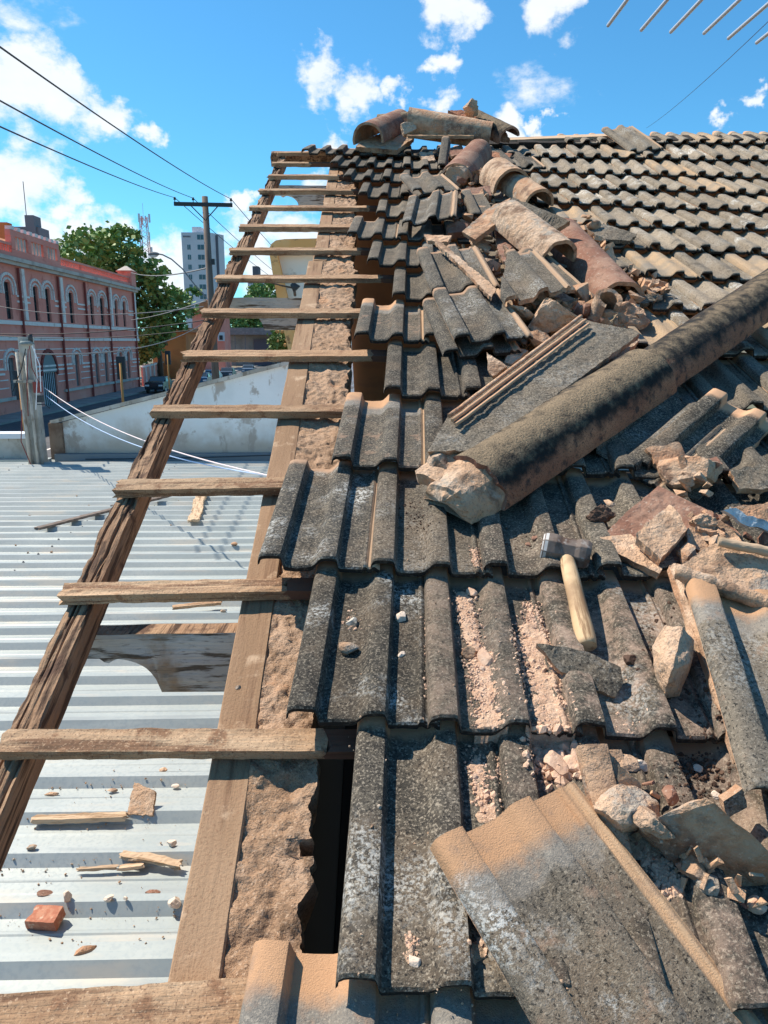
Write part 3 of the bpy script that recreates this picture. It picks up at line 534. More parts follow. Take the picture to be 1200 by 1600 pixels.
for z, a in ((ztop - .5, 0), (ztop - .8, 2.1), (ztop - .6, 4.2), (ztop - 5, 1), (ztop - 5.4, 3.6), (ztop - 9, 0.4)):
    bm = bmesh.new(); box(bm, (cx_ + 1.6 * cos(a), 220 + 1.6 * sin(a), z), (0.45, 0.45, 2.2)); tube(bm, [(cx_, 220, z), (cx_ + 1.6 * cos(a), 220 + 1.6 * sin(a), z)], .08, 4); obj('panel_antenna', bm, M_WHTOW, tm)
bm = bmesh.new(); tube(bm, [(cx_, 220, ztop), (cx_, 220, ztop + 3.4)], 0.06, 4); obj('lightning_rod', bm, M_WHTOW, tm)
# orange house, buildings closing the street
oh2 = empty('orange_house', (-24, 98, 0)); tag(oh2, 'orange rendered house under the broad tree', 'house')
dbox('wall', 236, 292, 518, 560, 99, 8, M_ORANGEWALL, oh2, 0); dbox('roof', 232, 296, 512, 519, 98.7, 9, M_ROOFO, oh2)
wi = dbox('window', 247, 262, 526, 540, 98.95, 0.1, M_GLASS, oh2); dbox('frame', 254, 255, 526, 540, 98.88, 0.05, M_TRIM, wi)
rh = empty('brick_house', (-24, 130, 0)); tag(rh, 'reddish house with a tiled roof beyond the utility pole', 'house')
dbox('wall', 300, 345, 490, 560, 130, 10, M_REDWALL, rh, 0)
bm = bmesh.new(); a, b = dp(296, 488, 129), dp(350, 488, 129); prism(bm, [(a.x, a.z), (b.x, b.z), ((a.x + b.x) / 2, dp(320, 468, 129).z)], 11, 0, Matrix.Translation((0, 134, 0))); obj('roof', bm, M_ROOFO, rh)
gb = empty('garage', (-20, 152, 0)); tag(gb, 'low pale garage with a dark canopy closing the end of the street', 'building')
dbox('wall', 352, 470, 522, 556, 152, 8, M_PAVE, gb, 0); dbox('canopy', 350, 475, 512, 523, 149, 4, M_SHUT, gb); dbox('shutter', 396, 424, 530, 556, 151.6, .3, M_TOWERD, gb, 0)
for x in (366, 382, 440): dbox('canopy_post', x, x + 2.5, 522, 556, 149.5, .4, M_SHUT, gb, 0)
gp_ = empty('gate_pillar', (-25, 112, 0)); tag(gp_, 'pink gate pillar with a white and black board at the end of the street wall', 'pillar')
dbox('pillar', 336, 352, 530, 556, 112, 1.2, M_REDWALL, gp_, 0); dbox('board', 340, 351, 519, 533, 111.8, .15, M_DOORW, gp_); dbox('emblem', 342.5, 348, 524, 531, 111.7, .08, M_IRON, gp_)

# ------------------------------------------------------------------ parked cars
PAINTS = {}
def paint(name, col): PAINTS.setdefault(name, material(name, col, rough=0.25, spec=0.6, bumps=())); return PAINTS[name]
def car(label, x, y, rz, pm):
    t = empty('parked_car', (x, y, 0.03), rz); tag(t, label, 'car', 'cars parked along the street'); M0 = t.matrix_basis.copy()
    prof = [(-2.05, .35), (-2.1, .62), (-1.95, .86), (-1.25, .95), (-.75, 1.38), (.55, 1.43), (1.15, 1.02), (1.95, .93), (2.1, .65), (2.05, .35)]
    bm = bmesh.new(); rows = []
    for yy, k in ((-.84, 0), (-.78, .05), (.78, .05), (.84, 0)):
        rows.append([bm.verts.new((x_ * (1 - .0), yy * (1 if z_ < .97 else .83), z_ + (k if z_ > .9 else 0))) for x_, z_ in prof])
    n = len(prof)
    for a, b in zip(rows, rows[1:]):
        for i in range(n): bm.faces.new((a[i], a[(i + 1) % n], b[(i + 1) % n], b[i]))
    bm.faces.new(rows[0]); bm.faces.new(rows[-1][::-1]); bmesh.ops.recalc_face_normals(bm, faces=bm.faces[:])
    obj('body', bm, pm, t, M0, True)
    def quad(name, ps, m): bm = bmesh.new(); bm.faces.new([bm.verts.new(p) for p in ps]); obj(name, bm, m, t, M0)
    quad('windscreen', ((.66, -.6, 1.41), (1.14, -.68, 1.08), (1.14, .68, 1.08), (.66, .6, 1.41)), M_GLASS)
    quad('rear_window', ((-.84, -.6, 1.36), (-1.22, -.68, 1.03), (-1.22, .68, 1.03), (-.84, .6, 1.36)), M_GLASS)
    for s in (-1, 1):
        quad('side_window', ((-1.0, s * .80, 1.0), (.95, s * .80, 1.03), (.5, s * .71, 1.38), (-.68, s * .71, 1.35)), M_GLASS)
        bm = bmesh.new(); box(bm, (2.07, s * .6, .72), (.06, .36, .14)); obj('headlight', bm, M_WHTOW, t, M0)
        bm = bmesh.new(); box(bm, (-2.07, s * .62, .76), (.06, .3, .16)); obj('tail_light', bm, M_REDTOW, t, M0)
        for xx in (-1.3, 1.28):
            bm = bmesh.new(); tube(bm, [(xx, s * .68, .31), (xx, s * .86, .31)], .31, 16); wh = obj('wheel', bm, M_WIRE, t, M0)
            bm = bmesh.new(); tube(bm, [(xx, s * .85, .31), (xx, s * .875, .31)], .18, 12); obj('rim', bm, M_ALU, wh, M0)
car('black car parked nearest, beside the pink street wall', -19.2, 71.5, -pi / 2, paint('black_car_paint', (.02, .022, .028)))
car('dark blue car just behind the utility pole', -17.2, 80.5, -pi / 2 + .05, paint('blue_car_paint', (.03, .07, .14)))
car('silver white car behind the dark blue car', -17.6, 88, -pi / 2 + .05, paint('silver_car_paint', (.5, .55, .6)))
car('charcoal car third in the parked row', -17.3, 96, -pi / 2 + .05, paint('charcoal_car_paint', (.05, .055, .065)))
car('slate grey car farthest up the street', -16.4, 107, -pi / 2 + .1, paint('slate_car_paint', (.10, .13, .17)))

# ------------------------------------------------------------------ poles, lamp, traffic lights, wires
up = empty('utility_pole', (-5.9, 30, 0)); tag(up, 'tall timber utility pole with a crossarm over the street', 'utility pole')
bm = bmesh.new(); tube(bm, [(-5.84, 30, 0), (-5.96, 30, 9.85)], [.16, .11], 10); obj('pole', bm, M_POLEW, up)
A1, A2 = dp(272, 318.5, 29.85), dp(363, 320.5, 29.85); bm = bmesh.new(); dd = A2 - A1; box(bm, (A1 + A2) / 2, (dd.length, .11, .13), Matrix.Rotation(-atan2(dd.z, dd.x), 3, 'Y')); obj('crossarm', bm, M_IRON, up)
INS = []
for k in (0.015, .33, .98):
    p = A1.lerp(A2, k) + Vec((0, 0, .065)); bm = bmesh.new(); tube(bm, [p, p + Vec((0, 0, .07)), p + Vec((0, 0, .08)), p + Vec((0, 0, .17))], [.015, .015, .05, .035], 8); obj('insulator', bm, M_IRON, up); INS.append(p + Vec((0, 0, .15)))
for s in (-1, 1):
    bm = bmesh.new(); tube(bm, [Vec((-5.95, 29.86, 9.0)), Vec((-5.95 + s * .5, 29.84, 9.5))], .02, 5); obj('brace', bm, M_IRON, up)
bm = bmesh.new(); tube(bm, [Vec((-6.05, 29.9, 5.3)), Vec((-6.0, 29.9, 5.75))], .07, 8); obj('cable_box', bm, M_IRON, up)
bm = bmesh.new(); box(bm, dp(333, 409, 29.8), (.12, .12, .2)); obj('photocell', bm, M_IRON, up)
sl = empty('street_lamp', dp(322, 462, 30)); tag(sl, 'street lamp on a long curved arm fixed to the utility pole', 'street lamp')
bm = bmesh.new(); tube(bm, [dp(322, 464, 30), dp(305, 446, 30), dp(285, 420, 30), dp(268, 405, 30), dp(254, 398, 30), dp(246, 396.5, 30)], .028, 6); obj('arm', bm, M_GREYWIRE, sl)
p = dp(240, 397, 30); bm = bmesh.new(); bmesh.ops.create_uvsphere(bm, u_segments=12, v_segments=8, radius=1, matrix=Matrix.Translation(p) @ Matrix.Diagonal((.22, .13, .085, 1))); obj('lamp_head', bm, M_SHUT, sl)
p = p - Vec((0, 0, .05)); bm = bmesh.new(); bmesh.ops.create_uvsphere(bm, u_segments=12, v_segments=6, radius=1, matrix=Matrix.Translation(p) @ Matrix.Diagonal((.16, .1, .08, 1))); obj('lens', bm, M_WHTOW, sl)
def wire(label, a, b, sag=0.3, r=0.012, m=M_WIRE, name='overhead_wire', cat='wire', n=22, group=None):
    bm = bmesh.new(); tube(bm, [a.lerp(b, k / n) - Vec((0, 0, sag * 4 * (k / n) * (1 - k / n))) for k in range(n + 1)], r, 5); return tag(obj(name, bm, m), label, cat, group)
wire('uppermost overhead wire from the crossarm, right end', INS[2], dp(-110, -5, 8), .12, .012); wire('middle overhead wire, from the insulator left of the pole top', INS[1], dp(-110, 96, 8), .1, .011); wire('lowest of the three overhead wires, from the tip of the crossarm', INS[0], dp(-110, 148, 8), .08, .011)
for i, l in enumerate(('thin wire running on up the street from the crossarm tip', 'thin wire running on up the street from beside the pole top', 'thin wire running on up the street, sloping down behind the rafter')):
    wire(l, INS[i], Vec((INS[i].x + 2.4, 95, 9.4)), 1.0, .014)
for l, a, b, s, r, m in (('thick grey cable from the pole to the corner pier of the red building', dp(322, 419, 30), dp(205, 426, 60), .25, .03, M_GREYWIRE), ('grey cable crossing in front of the broad tree at mid height', dp(318, 479, 30), dp(-40, 470, 44), .5, .018, M_GREYWIRE),
       ('pale cable rising from the red building towards the utility pole', dp(322, 470, 30), dp(205, 500, 55), .1, .022, M_GREYWIRE), ('dark cable crossing the lower windows of the red building', dp(322, 500, 30), dp(-40, 520, 36), .25, .02, M_WIRE), ('lower pale cable sagging from the pole to the concrete service post', dp(324, 500, 30), Vec((-5.0, 11.75, 4.42)), .35, .012, M_GREYWIRE),
       ('dark cable crossing just above the parked cars', dp(325, 512, 30), dp(-40, 521, 34), .3, .016, M_WIRE)): wire(l, a, b, s, r, m)
wire('very thin wire climbing through the sky at the right', dp(1010, 200, 14), dp(1230, 5, 5), .05, .0025)
def traffic(label, x, y, z1, s=1):
    t = empty('traffic_light', (x, y, 0)); tag(t, label, 'traffic light'); bm = bmesh.new(); tube(bm, [(x, y, 0), (x, y, z1)], .06 * s, 8); obj('pole', bm, M_ORANGEP, t)
    bm = bmesh.new(); box(bm, (x, y + .12, z1 - .25), (.42 * s, .16, 1.1 * s)); obj('signal_housing', bm, M_IRON, t)
    for k in range(3):
        bm = bmesh.new(); tube(bm, [(x, y + .2, z1 - .25 + (k - 1) * .3), (x, y + .42, z1 - .28 + (k - 1) * .3)], .12, 8); obj('visor', bm, M_IRON, t)
p = dp(188, 570, 38); traffic('traffic light on an orange pole in front of the red building', p.x, p.y, p.z + .1); p = dp(262, 562, 60); traffic('far traffic light beside the pink street wall', p.x, p.y, p.z + .4, .95); p = dp(30, 588, 22); traffic('near traffic light on an orange pole beside the concrete service post', p.x, p.y, p.z, .75)

# ------------------------------------------------------------------ neighbour: ribbed metal roof, white wall, service post
MZ = 2.75
ms = empty('metal_roof', (-5, 6, 0)); tag(ms, 'low ribbed galvanised metal roof beside the house', 'roof')
XL, XR = -13.0, -0.34; P = 0.249; nr = 4
def rib_sheet(y0, dz, k):
    bm = bmesh.new(); pr = []
    for r in range(nr):
        y = y0 + r * P; pr += [(y, 0), (y + .052, 0), (y + .058, .004), (y + .070, .004), (y + .076, 0), (y + .128, 0), (y + .160, .036), (y + .194, .036), (y + .228, 0)]
    pr.append((y0 + nr * P + .022, 0.0)); rows = []; rng = random.Random(k)
    for i in range(25):
        x = XL + (XR - XL) * i / 24; rows.append([bm.verts.new((x, y + .004 * nz((x, y, 0), .7), MZ + z + dz + .006 * nz((x, y, k), .8) + rng.uniform(-.0008, .0008))) for y, z in pr])
    for a, b in zip(rows, rows[1:]):
        for i in range(len(pr) - 1): bm.faces.new((a[i], b[i], b[i + 1], a[i + 1]))
    bmesh.ops.recalc_face_normals(bm, faces=bm.faces[:]); return obj('roof_sheet', bm, M_ZINC, ms)
for k in range(12): rib_sheet(0.05 + k * nr * P - .02, .004 * (k % 2), k)
bm = bmesh.new()
for r in range(46):
    for i in range(6): x, y = -12.1 + i * 2.3 + .02 * (r % 3), .03 + r * P + .177; tube(bm, [(x, y, MZ + .034), (x, y, MZ + .041), (x, y, MZ + .042), (x, y, MZ + .049)], [.011, .011, .006, .006], 6)
tag(obj('screw', bm, M_SHUT, ms), kind='stuff')
blk(XL + .1, XR - .02, 0, MZ - .09, .2, 11.9, M_PAVE, 'wall', ms)
blk(-4.9, -0.36, MZ - .05, MZ + .13, 11.86, 11.99, M_GREYBLD, 'flashing', ms)
blk(XL, -4.98, MZ + .0, MZ + .06, 11.75, 11.99, M_ZINC, 'edge_trim', ms)
ww = empty('white_wall', (-3, 12.1, 0)); tag(ww, 'stained white rendered wall with a sloping top at the far end of the metal roof', 'wall')
bm = bmesh.new(); prism(bm, [(-4.86, 0), (.6, 0), (.6, 4.70), (-4.86, 3.35)], .2, 0, Matrix.Translation((0, 12.1, 0)))
o = obj('wall_body', bm, M_WHITEWALL, ww, Matrix.Translation((0, 0, MZ)) @ Matrix.Identity(4)); o.matrix_basis = Matrix.Identity(4)
for v in o.data.vertices: v.co.z -= MZ
o.matrix_basis = Matrix.Translation((0, 0, MZ))
a, b = Vec((-4.95, 12.1, 3.37)), Vec((.7, 12.1, 4.75)); d = b - a; bm = bmesh.new(); box(bm, (a + b) / 2, (d.length, .32, .06), Matrix.Rotation(-atan2(d.z, d.x), 3, 'Y')); obj('coping', bm, M_CONC, ww)
blk(-4.98, -4.78, 2.6, 3.36, 11.93, 12.03, M_CONCSTAIN, 'stained_end', ww)
sp = empty('service_post', (-5.1, 11.7, 0)); tag(sp, 'old concrete service post with loose cables at the left end of the white wall', 'post')
def tb_(name, ps, r, m, par, n=8): bm = bmesh.new(); tube(bm, ps, r, n); return obj(name, bm, m, par)
bm = bmesh.new(); box(bm, (-5.09, 11.7, 3.62), (.23, .2, 2.1), taper=.75); obj('post_body', bm, M_CONC, sp)
for x, z1, r in ((-5.15, 4.45, .028), (-5.03, 4.4, .024)): tb_('conduit', [(x, 11.56, 2.6), (x - .03, 11.56, z1)], r, M_CONC, sp)
bm = bmesh.new(); box(bm, dp(59, 605, 11.5), (.1, .1, .16)); obj('connector', bm, M_PIPE, sp)
bm = bmesh.new(); box(bm, dp(63, 623, 11.5), (.08, .08, .1)); obj('connector', bm, M_IRON, sp)
bm = bmesh.new(); box(bm, dp(38, 596, 11.5), (.3, .05, .04)); obj('bracket', bm, M_CONC, sp)
p = dp(42, 538, 11.6); bm = bmesh.new(); tube(bm, [p, p + Vec((0, 0, .05))], [.11, .08], 12); obj('cap', bm, M_DOORG, sp); bm = bmesh.new(); tube(bm, [p + Vec((.06, 0, .04)), p + Vec((.06, 0, .15))], .035, 8); obj('photocell', bm, M_IRON, sp)
for i, q in enumerate(([(46, 540), (50, 575), (62, 600)], [(50, 540), (62, 570), (64, 612)], [(40, 545), (34, 575), (20, 612)], [(44, 545), (42, 600), (44, 650)], [(54, 545), (58, 590), (56, 640)], [(58, 632), (70, 632), (78, 638)], [(34, 640), (33, 690), (52, 735)])):
    tb_('loose_cable', [dp(x, y, 11.45) for x, y in q], .007, (M_PIPE, M_CABLEW, M_WIRE)[i % 3], sp, 5)
lw = empty('low_wall', (-9, 11.3, 0)); tag(lw, 'low stained concrete wall left of the service post', 'wall'); blk(-13, -5.3, 0, 3.12, 11.95, 12.15, M_CONC, 'wall_body', lw); blk(-13, -5.3, 3.122, 3.2, 11.9, 12.22, M_DOORW, 'coping', lw)
wire('pinkish white cable slung from the service post to the house', dp(70, 606, 11.5), dp(452, 750, 4.6), .16, .0052, M_CABLEP, 'service_cable', 'cable'); wire('pale blue cable slung just below the pinkish one', dp(72, 618, 11.5), dp(455, 748, 4.62), .2, .0048, M_CABLEB, 'service_cable', 'cable')
wire('thin black cable lying along the foot of the white wall', Vec((-4.4, 11.8, 2.81)), Vec((-.6, 11.8, 2.9)), .02, .008)
# ochre-framed portal standing behind the white wall
of = empty('framed_portal', (-1.2, 17, 0)); tag(of, 'ochre framed cream panel with a rounded corner behind the white wall', 'portal')
fo = [(424, 381), (431, 375.5), (445, 373.5), (560, 371), (560, 395), (433, 397), (446, 452), (456, 500), (468, 546), (478, 590), (461, 590), (450, 546), (440, 500), (430, 452), (421, 397), (420.5, 388)]
def ppoly(pts, Y): return [(dp(x, y, Y).x, dp(x, y, Y).z) for x, y in pts]
bm = bmesh.new(); prism(bm, ppoly(fo, 17), .5, 0, Matrix.Translation((0, 17.25, 0))); obj('frame', bm, M_FRAMEO, of)
bm = bmesh.new(); prism(bm, ppoly([(431, 396), (560, 394), (560, 600), (478, 600), (466, 546), (444, 452)], 17), .1, 0, Matrix.Translation((0, 17.3, 0))); obj('panel', bm, M_CREAM, of)
bm = bmesh.new(); p = dp(470, 600, 17.3); box(bm, (p.x + .9, 17.5, p.z / 2), (1.7, .3, p.z)); obj('base', bm, M_PAVE, of)
wl = empty('wall_lamp', dp(450, 447, 16.9)); tag(wl, 'small black spotlight on an arm in front of the ochre frame', 'lamp'); tb_('arm', [dp(421, 441, 16.8), dp(440, 446, 16.8), dp(458, 450, 16.8)], .018, M_BARK, wl)
bm = bmesh.new(); a, b = dp(456, 443, 16.8), dp(464, 452, 16.8); tube(bm, [a, b], [.05, .1], 8); obj('lamp_shade', bm, M_IRON, wl); tb_('bracket', [dp(460, 452, 16.8), dp(461, 462, 16.9)], .03, M_POLEW, wl)
# television aerial on the roof, upper right
an = empty('aerial', (1.95, 2.5, 4.6)); tag(an, 'rooftop television aerial with parallel aluminium rods', 'aerial'); zb = None
for x, y, s in ((950, 40, 0), (1002, 47, 0), (1048, 50, 0), (1100, 52, 0), (1138, 60, 0), (1182, 67, 0)):
    p = dp(x, y, 3.2); zb = zb or p.z; tb_('rod', [Vec((p.x, 3.2, p.z)), Vec((p.x, 2.35, p.z + .01))], .0068, M_ALU, an)
za = dp(1050, 50, 3.2).z; tb_('boom', [Vec((.85, 2.75, za + .02)), Vec((2.35, 2.75, za - .04))], .011, M_ALU, an); tb_('mast', [Vec((2.1, 2.75, 4.55)), Vec((2.1, 2.75, za + .3))], .018, M_ALU, an)

# ------------------------------------------------------------------ the house: walls, gable, battens, tiles
house = empty('house', (1.6, 2.6, 0)); tag(house, 'house whose tiled roof is half stripped, bare battens along its gable', 'house')
GA = 0.362                                             # batten gauge
def bat_v(k): return 0.375 + GA * k
RIDGE_V = 5.50
def sag(u, v):
    k = max(0.0, min(1.0, (v - 4.4) / 1.1)); k = k * k * (3 - 2 * k)
    return max(0.0, min(u - 0.15, 2.4)) * (-0.02 * max(0.0, sin(pi * max(0, min(v, 5.6)) / 5.6)) ** 0.7 + 0.027 * k)
TH = 0.058                                             # the tile courses run slightly askew to the battens
def st2uv(s, t): return s * cos(TH) + t * sin(TH), -s * sin(TH) + t * cos(TH)
def uv2st(u, v): return u * cos(TH) - v * sin(TH), u * sin(TH) + v * cos(TH)
def roofM(u, v, h): return Matrix.Translation(RF(u, v, h)) @ ROOF_ROT.to_4x4()
# tile profile (top surface), a two-ribbed interlocking clay tile
PROF = [(-.0045, .003), (-.0035, .012), (-.0005, .0195), (.005, .0228), (.013, .0243), (.034, .0243), (.0388, .0226), (.0412, .016), (.0434, .004), (.046, 0), (.068, -.0003), (.090, .0003), (.097, .003), (.1045, .0105), (.110, .0175), (.1155, .0207), (.122, .0215), (.1385, .0215), (.1425, .0198), (.1449, .0125), (.147, .0022), (.150, 0), (.170, -.0004), (.1905, 0), (.193, .0045), (.1965, .0055), (.200, .0035), (.2025, .0005), (.208, .0005), (.2105, .0048), (.2145, .0055), (.218, .003), (.2205, 0), (.224, -.002)]
TL = 0.40; TT = 0.0150
def tile_bm(seed, wear=1.0):
    bm = bmesh.new(); ny = 16; top, bot = [], []
    ys = [0, .003, .010] + [.010 + (TL - .012) * k / (ny - 3) for k in range(1, ny - 2)] + [TL]
    for j, y in enumerate(ys):
        rt, rb = [], []
        for i, (x, z) in enumerate(PROF):
            e = .0014 * nz((x * 3, y, 0), 16, seed) + .0009 * nz((x, y, 1), 70, seed)
            yy = y + (.0035 * nz((x, 0, 0), 45, seed) * wear if y < .004 else 0); dz = -.005 if j == 0 else (-.0015 if j == 1 else 0)
            warp = .002 * sin(3.1 * y / TL + seed)
            rt.append(bm.verts.new((x, yy, z + e + dz + warp)))
            zb = max(z - TT, -.0145) if i not in (0,) else z - .003
            if z > .009: zb = z - .0125
            rb.append(bm.verts.new((x if i else x + .003, yy + (.002 if j == 0 else 0), min(zb, z - .003) + warp + .001 * nz((x, y, 4), 40, seed))))
        top.append(rt); bot.append(rb)
    n = len(PROF)
    def q(a, b, c, d, m): f = bm.faces.new((a, b, c, d)); f.material_index = m; f.smooth = True
    for a, b, c, d in zip(top, top[1:], bot, bot[1:]):
        for i in range(n - 1): q(a[i], a[i + 1], b[i + 1], b[i], 0); q(c[i + 1], c[i], d[i], d[i + 1], 1)
        q(a[0], b[0], d[0], c[0], 0); q(b[-1], a[-1], c[-1], d[-1], 1)
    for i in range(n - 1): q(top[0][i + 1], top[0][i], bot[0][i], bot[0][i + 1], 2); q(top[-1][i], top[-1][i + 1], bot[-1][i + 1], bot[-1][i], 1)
    return bm
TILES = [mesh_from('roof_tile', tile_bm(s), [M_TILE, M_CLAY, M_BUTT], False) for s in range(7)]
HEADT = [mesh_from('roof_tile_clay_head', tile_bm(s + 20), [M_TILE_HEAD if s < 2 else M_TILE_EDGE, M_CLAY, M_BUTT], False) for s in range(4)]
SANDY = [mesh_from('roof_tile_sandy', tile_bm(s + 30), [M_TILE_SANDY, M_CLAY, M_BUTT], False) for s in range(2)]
for me in TILES + HEADT + SANDY: me.set_sharp_from_angle(angle=R(32))
PITCHU = 0.211
RISE = 0.034
LEFT = {-2: -.265, -1: -.16, 0: -.055, 1: -.16, 2: -.265, 3: -.16, 4: -.055, 5: -.16, 6: -.055, 7: -.16, 8: -.265, 9: -.16, 10: -.265, 11: -.371, 12: -.476, 13: -.687, 14: 1.0}
UMAX = {k: 1.35 + .15 * max(k, 0) for k in range(-2, 15)}
TAILV = {k: bat_v(k) - .012 + (.028 if k == -1 else 0) for k in range(-2, 15)}
rng = random.Random(11); ntile = 0
LICH = {(2, 0): .85, (2, 1): .25, (1, 0): .9, (1, 1): .12, (0, 0): .45, (3, 0): .25, (4, 0): .2, (1, 2): .4}
DUST = {(1, 1): .25, (1, 2): .45, (1, 3): .35, (0, 1): .15, (0, 2): .3, (0, 3): .3, (2, 1): .03, (2, 2): .1}
def tile_h(u, v): return sag(u, v) + TT
for k in range(-2, 15):
    s_ = LEFT[k]; i = 0
    while s_ < UMAX[k]:
        t_ = TAILV[k] + rng.uniform(-.007, .006) - (.022 if rng.random() < .03 and s_ > .6 else 0); s2 = s_ + rng.uniform(-.0015, .0015); u, v = st2uv(s2, t_); ub, vb = st2uv(s2 + rng.uniform(-.003, .003), t_ + TL)
        a = RF(u, v, sag(u, v) + TT + RISE + rng.uniform(-.001, .0045)); b = RF(ub, vb, sag(ub, vb) + TT + RISE - RISE * TL / GA)
        y = (b - a).normalized(); x = (U_ + N_ * (sag(u + .2, v) - sag(u, v)) / .2).normalized(); z = x.cross(y).normalized(); x = y.cross(z)
        M = Matrix((x, y, z)).transposed().to_4x4(); M.translation = a
        first = (i == 0 and k in (-1, 2, 3, 5, 8)) or (k == 2 and i == 0)
        o = bpy.data.objects.new('roof_tile', rng.choice(HEADT[:2] if k == -1 else HEADT if first else (SANDY if u > .75 and v > 2 and rng.random() < .09 else TILES))); o.matrix_basis = M; link(o, house); ntile += 1
        li = min(1, max(0, (u - .3) / .5)) * min(1, max(0, (v - 1.2) / 1.2)) * .85 + .08 * (v > 2)  # far tiles turned paler, painting low-angle sheen along with dust
        o.color = (min(1, li + rng.uniform(-.15, .2)), LICH.get((k, i), rng.choice((.0, .05, .1, .3)) if u < .9 else rng.choice((.1, .3, .3, .7, 1))), DUST.get((k, i), 0), 1)
        s_ += PITCHU; i += 1
print('tiles', ntile)

def rough_box(size, seg, amp, freq, seed, taper=0.0, endrag=0.0):
    """a timber length along X, its faces worn by noise"""
    L, W, H = size; nx = max(4, int(L / seg)); ny, nzz = 4, 3; bm = bmesh.new(); per = [(-.5 + j / ny, .5) for j in range(ny)] + [(.5, .5 - j / nzz) for j in range(nzz)] + [(.5 - j / ny, -.5) for j in range(ny)] + [(-.5, -.5 + j / nzz) for j in range(nzz)]
    rings = []
    for i in range(nx + 1):
        x = L * i / nx; r = []
        for (a, b) in per:
            p = Vec((x, a * W, b * H)); q = Vec((x * freq * .35, a * W * freq, b * H * freq))
            d = amp * (nz(q, 1, seed) + .6 * nz(q, 2.7, seed + 3)) ; cut = amp * .8 * max(0, nz((x * 9, a, b), 1, seed + 9))
            nrm = Vec((0, a, b * 1.2)).normalized(); p += nrm * (d - cut); p.y += amp * 1.6 * nz((x * 2.2, 0, 0), 1, seed); p.z += amp * 1.1 * nz((x * 2.6, 4, 0), 1, seed)
            if b > .4 and a < -.1: p.z -= amp * 1.5 * max(0, nz((x * 24, a * 2, 3), 1, seed) - .1)
            if i in (0, nx): p.x += endrag * nz((0, a * 9, b * 9), 1, seed + i) 
            r.append(bm.verts.new(p))
        rings.append(r)
    n = len(per)
    for a, b in zip(rings, rings[1:]):
        for j in range(n): bm.faces.new((a[j], a[(j + 1) % n], b[(j + 1) % n], b[j]))
    bm.faces.new(rings[0][::-1]); bm.faces.new(rings[-1]); bmesh.ops.recalc_face_normals(bm, faces=bm.faces[:]); return bm
# battens: pixel of left end, of a point on the right, width and thickness
for k in range(-2, 15):
    v = bat_v(k) if k < 14 else 5.42; rr = random.Random(k + 50)
    ul = {-1: -.62, 0: -.75, 1: -.556, 2: -.580, 3: -.572, 4: -.575, 5: -.562, 6: -.568, 7: -.575, 8: -.578}.get(k, -.575 + rr.uniform(-.015, .012))
    ur = {0: -.12}.get(k, UMAX[min(k, 13)] + .05)
    wd, th = rr.uniform(.037, .047), rr.uniform(.018, .024)
    dv = {1: -.008, 2: .010, 3: .010, 0: .035}.get(k, rr.uniform(-.006, .006))
    if k == 0: wd, th = .066, .03
    for seg, (a, b) in enumerate(((ul, min(ur, LEFT.get(k, -.1) + .058 * v + .05 if k > 0 else ur)), (LEFT.get(k, -.1) + .058 * v + .052, ur))):
        if b - a < .06 or (k == 0 and seg): continue
        p, q = RF(a, v - (dv if seg == 0 else 0), -th / 2 + sag(a, v)), RF(b, v, -th / 2 + sag(b, v) - (.01 if seg else 0)); x = (q - p).normalized(); z = (N_ - x * N_.dot(x)).normalized(); y = z.cross(x)
        M = Matrix((x, y, z)).transposed().to_4x4(); M.translation = p
        obj('batten', rough_box(((q - p).length, wd, th), .012 if seg == 0 else .08, .0018 if seg == 0 else .001, 75, k * 2 + seg, endrag=.02), M_BATTEN if seg == 0 else M_BATTEN_IN, house, M)
# outer verge rafter, eroded
def timber(name, pa, pb, W, H, m, amp, freq, seg=.012, seed=1, rag=.02, zup=N_, smooth=True):
    x = (pb - pa).normalized(); z = (zup - x * zup.dot(x)).normalized(); y = z.cross(x); M = Matrix((x, y, z)).transposed().to_4x4(); M.translation = pa
    return name, rough_box(((pb - pa).length, W, H), seg, amp, freq, seed, endrag=rag), m, M
def rot_rafter(L, W, H, seed):
    bm = bmesh.new(); nx = int(L / .009); cols = [-.5 + k / 19 for k in range(20)]; rings = []
    for i in range(nx + 1):
        y = L * i / nx; r = []
        for c in cols:                                  # rotten top: long furrows along the grain and pits
            x = c * W; g = nz((x * 55, y * 5, 0), 1, seed); pit = max(0, nz((x * 14, y * 9, 5), 1, seed) - .12)
            crk = max(0, .16 - abs(nz((x * 70, y * 3.2, 4), 1, seed + 5))) / .16; ez = -.009 * crk - .004 * max(0, g) - .016 * pit - (.010 * max(0, nz((0, y * 3, 2), 1, seed)) if c < -.2 else 0); ex = (.006 * nz((0, y * 9, 8), 1, seed) + .005 * nz((0, y * 45, 3), 1, seed)) * (1 if c < -.45 else .1)
            r.append((x + ex, ez))
        rr = [(r[-1][0], -H * .35), (r[-1][0] - .002, -H * .7), (r[-1][0] - .003, -H), (r[0][0] + .004, -H), (r[0][0], -H * .5)]
        rings.append([bm.verts.new((x, y, z + .002 * nz((x, y * 20, z * 30), 1, seed))) for x, z in r + rr])
    n = len(rings[0])
    for a, b in zip(rings, rings[1:]):
        for j in range(n): bm.faces.new((a[j], a[(j + 1) % n], b[(j + 1) % n], b[j]))
    bm.faces.new(rings[0]); bm.faces.new(rings[-1]); bmesh.ops.recalc_face_normals(bm, faces=bm.faces[:]); return bm
M = roofM(-.5465, -.5, -.026); obj('rafter', rot_rafter(RIDGE_V + .55, .046, .072, 2), M_RAFTER, house, M)
